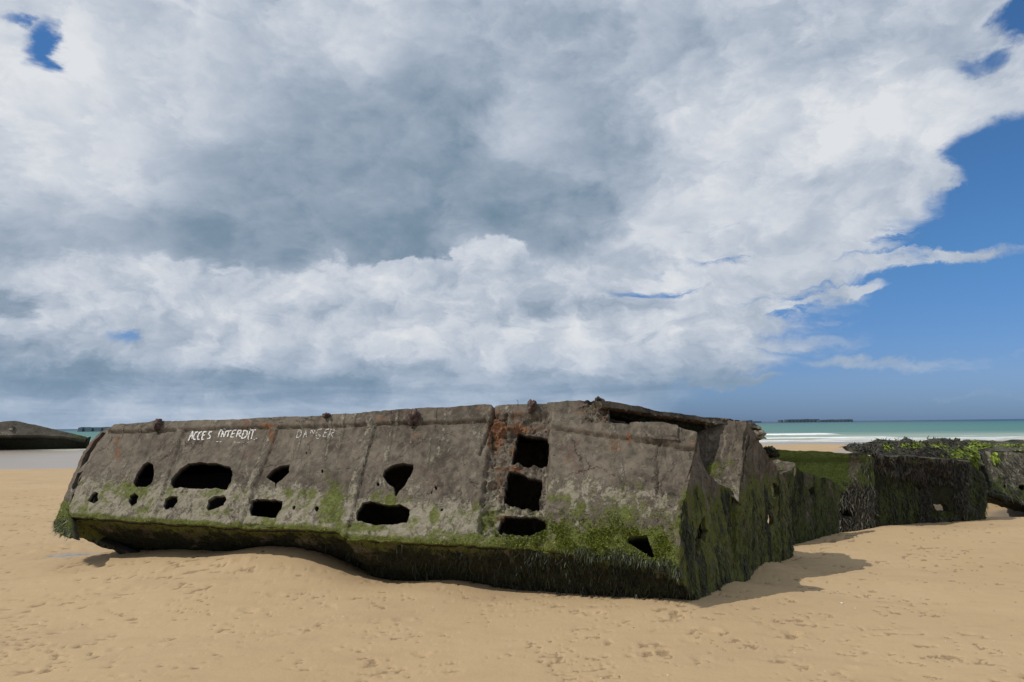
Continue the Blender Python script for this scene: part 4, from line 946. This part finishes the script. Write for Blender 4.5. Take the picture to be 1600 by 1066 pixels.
strands('green_algae', sample([w6, dk6], 900, f), (.05, .16), (.03, .06), M_BRIGHT, wr3, .2, .2, 3, (0, 1.))
strands('green_algae', sample([dk2], 900, lambda X, Y, p: np.exp(-(((X - 1498) / 14) ** 2 + ((Y - 708) / 7) ** 2))), (.05, .14), (.03, .06), M_BRIGHT, wr2, .2, .2, 3, (0, 1.))
strands('seaweed_clump', sample([w6], 2600, lambda X, Y, p: .5 + ss(Y, 750, 770)), (.05, .16), (.01, .03), M_WEEDP, wr3, .4, .3, 3, (0, 1.))

# ================================================================== FAR WRECK LEFT AND BREAKWATERS
YW = 88.
wr4 = empty('stranded_caisson', (float(P(60, 699, YW)[0]) - 1, YW + 4, -.45), 'dark concrete wedge shaped wreck at the far left near the water line', 'pontoon wreck', None)
PW = vplane(P(20, 699, YW), P(132, 697, YW + 3))
def farm(X, Y, p): 
    lim = np.interp(X, [0, 18, 30, 70, 110, 135], [680, 680, 681, 681, 683, 676])
    return dict(dark=np.clip(.85 * ss(Y, lim - 1, lim + 2) - .3 * ss(X, 80, 130), 0, 1), moss=np.clip(.6 * ss(X, 85, 130), 0, 1), rust=.25 * ss(25 - X, 0, 10) * ss(Y, 656, 662) * ss(680 - Y, 0, 8), pale=.5 * ss(22 - X, 0, 4) * ss(Y, 670, 676))
PWu = Plane(P(20, 658, YW + 1.2), P(135, 683, YW + 4.1), P(70, 678, YW + 2.0))
slab('upper_side', PWu, [(-150, 664), (-60, 660), (0, 659.5), (12, 658.5), (24, 657.5), (60, 665), (100, 674.5), (135, 682.5), (134, 687), (100, 682), (60, 680), (0, 680), (-150, 682)], [], 1.0, .35, M_WEEDY, wr4, None, farm, jit=.05, rough=.02)
up0 = [PWu.hit(x, y) + np.array([0, .3, .0]) for x, y in ((-150, 682), (0, 680), (60, 680), (100, 682), (134, 687))]
lowp = [P(x, y, YW + k_) for x, y, k_ in ((-150, 703, 2.2), (6, 700.5, 2.4), (60, 699.5, 3.), (100, 699, 4.), (132, 698.5, 5.5))]
loft('lower_side', [up0, [q_ + np.array([0, 0, -.4]) for q_ in lowp]], M_WEEDY, wr4, .12, .35, .06, lambda X, Y, p: dict(dark=.8 + 0 * X, moss=.5 * ss(X, 50, 110)))
tp = [PWu.hit(x, y) + np.array([0, .2, -.05]) for x, y in ((-150, 664), (24, 658.5), (60, 665.5), (100, 675), (135, 683))]
loft('deck', [tp, [q_ + np.array([-5.5, 5., -1.3]) for q_ in tp]], M_CON, wr4, .5, .6, .03, up=True)
PR = Plane(P(2, 672, YW + .4), P(20, 672, YW + .3), P(2, 700, YW + 1.9))
slab('broken_bulkhead', PR, [(2.5, 671), (18.5, 671.5), (19, 678), (10, 690), (4, 696), (2.5, 697)], [], .6, .3, M_CON, wr4, None, lambda X, Y, p: dict(pale=.7 + 0 * X, moss=.6 * ss(Y, 684, 690)), jit=.06)
loft('end_wall', [[tp[-1] + np.array([.0, .1, 0]), tp[-1] + np.array([-5.5, 5, -1.3])], [lowp[-1] + np.array([0, 0, -.4]), lowp[-1] + np.array([-5.5, 5, -.6])]], M_WEEDY, wr4, .4, .5, .04, lambda X, Y, p: dict(dark=.7 + 0 * X))

SEA_Z = -.5
def gsea(px, py): return G(px, py, SEA_Z)
def caisson(name, x0, x1, yt0, yt1, Yd, label, cat, group, depth=18, notch=0, steps=None):
    """harbour breakwater caisson: long box with battered base, parapet and dividing buttresses"""
    a = P(x0, 660, Yd); c = P(x1, 660, Yd)
    za = P(x0, yt0, Yd)[2]; zc = P(x1, yt1, Yd)[2]; n = 24
    o = empty(name, ((a[0] + c[0]) / 2, Yd + depth / 2, SEA_Z), label, cat, group)
    t = np.linspace(0, 1, n * 2 + 1); V = []; 
    for i, k in enumerate(t):
        x = a[0] + (c[0] - a[0]) * k; z = za + (zc - za) * k + .12 * (zc - SEA_Z) * fbm(np.array([k * 9.]), np.array([x0 * .1]), 0., 3)[0]
        for (yy, zz) in ((-.3, SEA_Z - 1), (.2, SEA_Z + .35 * (z - SEA_Z)), (.6, z), (depth - .6, z), (depth, SEA_Z - 1)): V.append((x, Yd + yy * 2, zz) if yy < 1 else (x, Yd + yy, zz))
    Fc = []
    for i in range(len(t) - 1):
        for j in range(4): q_ = i * 5 + j; Fc.append((q_, q_ + 5, q_ + 6, q_ + 1))
    Fc.append((0, 1, 2, 3, 4)); e = (len(t) - 1) * 5; Fc.append((e + 4, e + 3, e + 2, e + 1, e))
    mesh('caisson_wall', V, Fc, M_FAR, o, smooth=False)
    # buttresses
    nb = max(3, int((c[0] - a[0]) / 7))
    for i in range(nb):
        x = a[0] + (c[0] - a[0]) * (i + .5) / nb; z = za + (zc - za) * (i + .5) / nb; V = []; Fc = []; b0 = 0; hw = .5
        for xx in (x - hw, x + hw):
            for (yy, zz) in ((-1.6, SEA_Z - 1), (-.2, z * .93), (1.6, z * .93), (1.6, SEA_Z - 1)): V.append((xx, Yd + yy, zz))
        Fc = [(b0, b0 + 1, b0 + 2, b0 + 3), (b0 + 7, b0 + 6, b0 + 5, b0 + 4), (b0, b0 + 4, b0 + 5, b0 + 1), (b0 + 1, b0 + 5, b0 + 6, b0 + 2)]
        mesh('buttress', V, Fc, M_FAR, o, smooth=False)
    return o
grp = None
caisson('breakwater_caisson', 121.5, 210, 668, 667.2, 620, 'long flat dark breakwater on the horizon left of the big wreck', 'breakwater', grp, 12)
caisson('breakwater_caisson', 1152, 1176, 658.6, 656.2, 1500, 'dark breakwater caisson rising to a blunt end, just right of the big wreck top', 'breakwater', grp)
caisson('breakwater_caisson', 1177, 1190, 658.2, 658.4, 1560, 'lowest sliver of breakwater beside the blunt ended caisson', 'breakwater', grp)
caisson('breakwater_caisson', 1220.5, 1224, 656.5, 656.4, 1500, 'tiny isolated stub of breakwater on the horizon', 'breakwater', grp)
caisson('breakwater_caisson', 1230, 1281, 655.6, 655.0, 1500, 'higher left half of the long breakwater on the horizon', 'breakwater', grp)
caisson('breakwater_caisson', 1282, 1333, 656.2, 655.2, 1480, 'lower right half of the long breakwater on the horizon', 'breakwater', grp)

# ================================================================== SAND
def mkcontacts():
    pts = []; bv = [BV[i] for i in range(len(BV))]
    for (x, y) in ((152, 860), (200, 860), (260, 859), (320, 859.5), (383, 859.5), (403, 853.5), (440, 854), (480, 859), (515, 867), (540, 877), (570, 893), (600, 904), (640, 908), (670, 907), (700, 905),
                   (730, 909), (760, 914), (830, 923), (900, 928), (960, 931), (1020, 934), (1060, 936), (1091, 938), (1120, 922), (1150, 908), (1172, 905), (1181, 888), (1210, 878), (1239, 868), (1243, 850), (1275, 842), (1310, 834),
                   (1340, 831), (1366, 825), (1400, 821), (1434, 817), (1470, 815.5), (1510, 814), (1539, 811)):
        h = hitall(x, y, bv)
        if h is not None and h[1][1] < 20: pts.append(h[1])
    return np.array(pts)
CP = mkcontacts()
print('contacts', CP.round(2).tolist())
free = np.array([(-9, 10, .05), (-9, 14, 0), (-5, 7, .08), (-3.6, 8.4, .16), (-5.5, 9.3, .12), (-3, 6, .06), (0, 5.5, .05), (3, 6, .02), (6, 8, .02), (8, 11, .02), (10, 13, .0), (12, 14, 0), (0, 3.5, 0), (5, 4, 0), (-6, 4, 0), (-8, 18, -.02), (-3, 16, -.05), (3, 16, -.05), (9, 19, -.05), (5.2, 9.2, .03), (4.4, 8.4, .0)])
CPp = np.concatenate([CP, free])
def rbf_fit():
    X = CPp[:, :2]; d = np.linalg.norm(X[:, None] - X[None], axis=2)
    K = np.exp(-(d / .75) ** 2) * 1. + np.exp(-(d / 2.2) ** 2) * .6 + np.eye(len(X)) * .03
    return np.linalg.solve(K, CPp[:, 2] - base_h(X[:, 0], X[:, 1]))
def base_h(x, y):
    z = -.5 / 72 * np.clip(y - 18, 0, 1e9); z = np.where(y > 100, -.57 - (y - 100) * .012, z); z = np.maximum(z, -9)
    return z
RW = rbf_fit()
PXY = G(132, 857, .12)
RXY = G(92, 848, .12)
def sand_h(x, y, detail=True):
    sh_ = x.shape; x = x.ravel(); y = y.ravel(); z = base_h(x, y)
    near = (y < 30) & (np.abs(x) < 25)
    c = np.zeros_like(x); xs = x[near]; ys = y[near]; acc = np.zeros_like(xs)
    for (p, wt) in zip(CPp, RW):
        d2 = (xs - p[0]) ** 2 + (ys - p[1]) ** 2; acc += wt * (np.exp(-d2 / .5625) + .6 * np.exp(-d2 / 4.84))
    c[near] = acc; z = z + c
    # drop of the beach behind the crest at the right, scour hollows
    z = z - .26 * np.exp(-(((x - 11.3) / 2.2) ** 2 + ((y - 17.0) / 1.0) ** 2)) - .11 * ss(y, 15.9, 16.8) * ss(x, 6, 9) * ss(26 - y, 0, 6)
    z = z - .05 * np.exp(-(((x - 3.85) / .45) ** 2 + ((y - 10.0) / .4) ** 2))
    z = z - .09 * np.exp(-(((x - PXY[0]) / .5) ** 2 + ((y - PXY[1]) / .26) ** 2))
    # hump that hides the foot
    near_w = ss(40 - y, 0, 20)
    z = z + fbm(x * .35, y * .35, 2.2, 3) * .022 * ss(np.abs(y - 9), 1., 4.) 
    z = z + fbm(x * .05, y * .02, 1.1, 3) * .05 * ss(y, 30, 60)
    if detail:
        mk = (ss(fbm(x * .9, y * .9, 8.1, 3), -.2, .35) * .85 + .15) * (.45 + .55 * ss(fbm(x * .3, y * .3, 4.4, 2) - x * .05, -.2, .25))
        z = z + fbm(x * 2.6, y * 4.2, .5, 4, .55) * .0045 * near_w
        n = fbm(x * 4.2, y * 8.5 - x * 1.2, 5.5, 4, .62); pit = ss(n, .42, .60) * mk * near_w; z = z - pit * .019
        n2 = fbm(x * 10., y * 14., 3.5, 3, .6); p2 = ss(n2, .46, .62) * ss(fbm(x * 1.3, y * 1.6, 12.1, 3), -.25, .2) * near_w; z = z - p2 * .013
        # scattered footprints and pecks
        for (fx, fy, fr, fd_) in FOOT:
            k = (np.abs(x - fx) < fr * 3.2) & (np.abs(y - fy) < fr * 3.2)
            if k.any():
                r2 = ((x[k] - fx) / fr) ** 2 + ((y[k] - fy) / (fr * .62)) ** 2
                z[k] += -fd_ * np.exp(-r2 * 1.2) + fd_ * .45 * np.exp(-((np.sqrt(r2) - 1.45) / .35) ** 2)
        # curved scour ripples near the left foot and in the right shadow
        for (cx, cy, rx, ry, amp, frq) in ((RXY[0], RXY[1], .55, .4, .034, 26.), (3.8, 10.1, .6, .45, .032, 24.), (5.1, 12.1, .6, .3, .020, 24.)):
            ww = np.exp(-(((x - cx) / rx) ** 2 + ((y - cy) / ry) ** 2) * 1.2); ph = (y * 1.3 - x * .35) * frq + 3 * fbm(x * 1.5, y * 1.5, 6.6, 2)
            z = z + ww * amp * np.sin(ph)
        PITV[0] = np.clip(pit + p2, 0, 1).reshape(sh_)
    return z.reshape(sh_)
PITV = [None]
FOOT = []
for k in range(190):
    Yd = 4.2 + 9 * RNG.random() ** 1.3; xx = (RNG.random() * 2 - 1) * (Yd * .8 + 1); FOOT.append((xx, Yd, RNG.uniform(.03, .085), RNG.uniform(.006, .018)))
for (px_, py_) in ((450, 890), (547, 920), (330, 880), (148, 938), (205, 940), (165, 959), (270, 915), (375, 916), (388, 970), (1110, 1000), (930, 975), (1240, 1000), (575, 886), (535, 888), (700, 930), (430, 950), (630, 980), (1420, 860), (1350, 862)):
    g_ = G(px_, py_); FOOT.append((g_[0], g_[1], .09, .022))
ys = np.concatenate([np.linspace(-25, 3.2, 24), 1 / np.linspace(1 / 3.3, 1 / 16.5, 330), 1 / np.linspace(1 / 16.8, 1 / 110., 110), np.geomspace(116, 9000, 40)])
s = np.linspace(-1, 1, 1001); u = s * (.5 + .5 * s * s)
Yg, Ug = np.meshgrid(ys, u, indexing='ij'); wd_ = np.maximum(Yg, 0) * 1.05 + 7 + 8 * ss(-Yg, 0, 10); Xg = Ug * wd_
Zg = sand_h(Xg, Yg)
wetm = np.zeros_like(Yg)
wetm = np.maximum(wetm, ss(Yg, 36, 46) * ss(-Xg - 3 + .0 * Yg, -12, 2)); wetm = np.maximum(wetm, ss(Yg, 70, 84)); 
wetm = np.maximum(wetm, .9 * np.exp(-(((Xg - 12.8) / 2.1) ** 2 + ((Yg - 17.4) / 1.2) ** 2) ** 2)); wetm = np.maximum(wetm, .8 * np.exp(-(((Xg - PXY[0] + .1) / .62) ** 2 + ((Yg - PXY[1]) / .34) ** 2) ** 2))
wetm = np.maximum(wetm, .55 * ss(-.05 - Zg, 0, .1) * (Yg > 30) * ss(fbm(Xg * .06, Yg * .05, 2.2, 3), .1, .4))
nr, nc = Yg.shape; i = np.arange(nr - 1)[:, None] * nc + np.arange(nc - 1)[None]
q4 = np.stack([i, i + 1, i + nc + 1, i + nc], -1).reshape(-1, 4)
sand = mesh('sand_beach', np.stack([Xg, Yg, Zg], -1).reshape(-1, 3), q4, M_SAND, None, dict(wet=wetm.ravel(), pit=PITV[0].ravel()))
tag(sand, 'tan sandy beach with small scours and marks around the wrecks', 'beach', None, 'structure')

# sea
ys = np.concatenate([np.linspace(78, 150, 90), np.geomspace(151, 12000, 90)]); uu = np.linspace(-1, 1, 260)
Ys, Us = np.meshgrid(ys, uu, indexing='ij'); Xs = Us * (Ys * 1.1 + 30)
Zs = SEA_Z + 0 * Xs; fo = 0 * Xs
def px_of(x, y): return 800 + FPX * x / y
wv = fbm(Xs * .02, Ys * .01, 1.5, 3)
for (yc, wdt, h_, xl, xr, st_) in ((131, 2.6, .42, 20, 56, 1.), (109, 1.8, .2, -200, 55, 1.), (121, 1.3, .2, -200, 30, .7), (103, 1.5, .12, 40, 200, .8), (98, 1.6, .08, -200, 200, .75), (112, 1.6, .15, 62, 200, .55), (93, 2., .05, -200, 200, .6)):
    line = yc + wv * 5; g_ = np.exp(-((Ys - line) / wdt) ** 2) * ss(Xs, xl - 4, xl + 4) * ss(xr - Xs, -3, 3)
    Zs += g_ * h_; fo = np.maximum(fo, g_ * st_)
Zs += fbm(Xs * .3, Ys * .3, .7, 2) * .03
nr, nc = Ys.shape; i = np.arange(nr - 1)[:, None] * nc + np.arange(nc - 1)[None]
sea = mesh('sea', np.stack([Xs, Ys, Zs], -1).reshape(-1, 3), np.stack([i, i + 1, i + nc + 1, i + nc], -1).reshape(-1, 4), M_SEA, None, dict(foam=fo.ravel()))
tag(sea, 'turquoise sea with thin white breakers and a dark blue horizon', 'sea', None, 'structure')

# puddle in the scour at the left foot
pc = np.array([PXY[0], PXY[1], float(sand_h(np.array([PXY[0]]), np.array([PXY[1]]), False)[0]) + .028])
a = np.linspace(0, 2 * math.pi, 40)[:-1]; rr = 1 + .15 * np.sin(a * 3 + 1) + .1 * np.sin(a * 5)
V = [tuple(pc)] + [(pc[0] + .42 * r_ * math.cos(t_), pc[1] + .24 * r_ * math.sin(t_) + .07 * math.cos(t_), pc[2]) for t_, r_ in zip(a, rr)]
pu = mesh('puddle', V, [(0, 1 + i_, 1 + (i_ + 1) % 39) for i_ in range(39)], M_PUD, None)
tag(pu, 'small shallow puddle under the left end of the big wreck', 'puddle', None, 'structure')

# shells
def hs(x, y): return float(sand_h(np.array([x]), np.array([y]), False)[0])
def shell(px_, py_, r, rot, label):
    g_ = G(px_, py_, 0.); z = hs(g_[0], g_[1]); V = []; Fc = []; n_ = 14; mR = 5
    for j in range(mR + 1):
        t_ = j / mR
        for k in range(n_):
            a_ = math.pi * (k / (n_ - 1) - .5) * 1.25; rd = r * t_ * (1 + .06 * math.cos(k * 3.0)); zz = r * .42 * math.sin(t_ * math.pi * .62) * (.75 + .25 * math.cos(a_))
            x_, y_ = rd * math.cos(a_), rd * math.sin(a_) * .85
            V.append((g_[0] + x_ * math.cos(rot) - y_ * math.sin(rot), g_[1] + x_ * math.sin(rot) + y_ * math.cos(rot), z + zz + .002))
    M = len(V); V = V + [(x_, y_, z_ - .003) for x_, y_, z_ in V]
    for j in range(mR):
        for k in range(n_ - 1): a_ = j * n_ + k; Fc += [(a_, a_ + n_, a_ + n_ + 1, a_ + 1), (a_ + M, a_ + 1 + M, a_ + n_ + 1 + M, a_ + n_ + M)]
    for k in range(n_ - 1): a_ = mR * n_ + k; Fc.append((a_, a_ + M, a_ + M + 1, a_ + 1))
    o = mesh('seashell', V, Fc, M_SHELL, None, base=np.array([g_[0], g_[1], z])); return tag(o, label, 'seashell', 'white shells on the sand')
shell(1315, 950, .020, .6, 'white shell on the sand just right of the wreck shadow tip')
shell(1337, 957, .012, 2.1, 'smaller white shell, second from the wreck shadow tip')
shell(636, 926, .012, 1.1, 'pale shell on the sand below the middle of the big wreck')
shell(445, 965, .011, 4.0, 'pale shell on the sand, nearest the bottom edge left of centre')
n_ = 420; gy_ = 4.2 + 9.5 * RNG.random(n_) ** 1.4; gx_ = (RNG.random(n_) * 2 - 1) * (gy_ * .85 + 1)
gz_ = sand_h(gx_, gy_); V = []; Fc = []; tn = []
for x_, y_, z_ in zip(gx_, gy_, gz_):
    r_ = RNG.uniform(.003, .009); b0 = len(V); a_ = RNG.random() * 6.28; k_ = RNG.uniform(.45, 1.); tt_ = RNG.random()
    for t_ in range(5): V.append((x_ + r_ * math.cos(a_ + t_ * 1.257) * RNG.uniform(.8, 1.3), y_ + r_ * k_ * math.sin(a_ + t_ * 1.257), z_ + r_ * .1))
    V.append((x_, y_, z_ + r_ * .7)); Fc += [(b0 + t_, b0 + (t_ + 1) % 5, b0 + 5) for t_ in range(5)]; tn += [tt_] * 6
M_GRIT = weedmat('shell_grit', (.05, .04, .03), (.22, .16, .10), (.75, .70, .62))
gr_ = mesh('shell_grit', V, Fc, M_GRIT, None, dict(tint=tn), smooth=False)
tag(gr_, 'tiny shell bits and grit scattered over the near sand', 'shell grit', None, 'stuff')
print('verts', sum(len(o.data.vertices) for o in bpy.data.objects if o.type == 'MESH'))
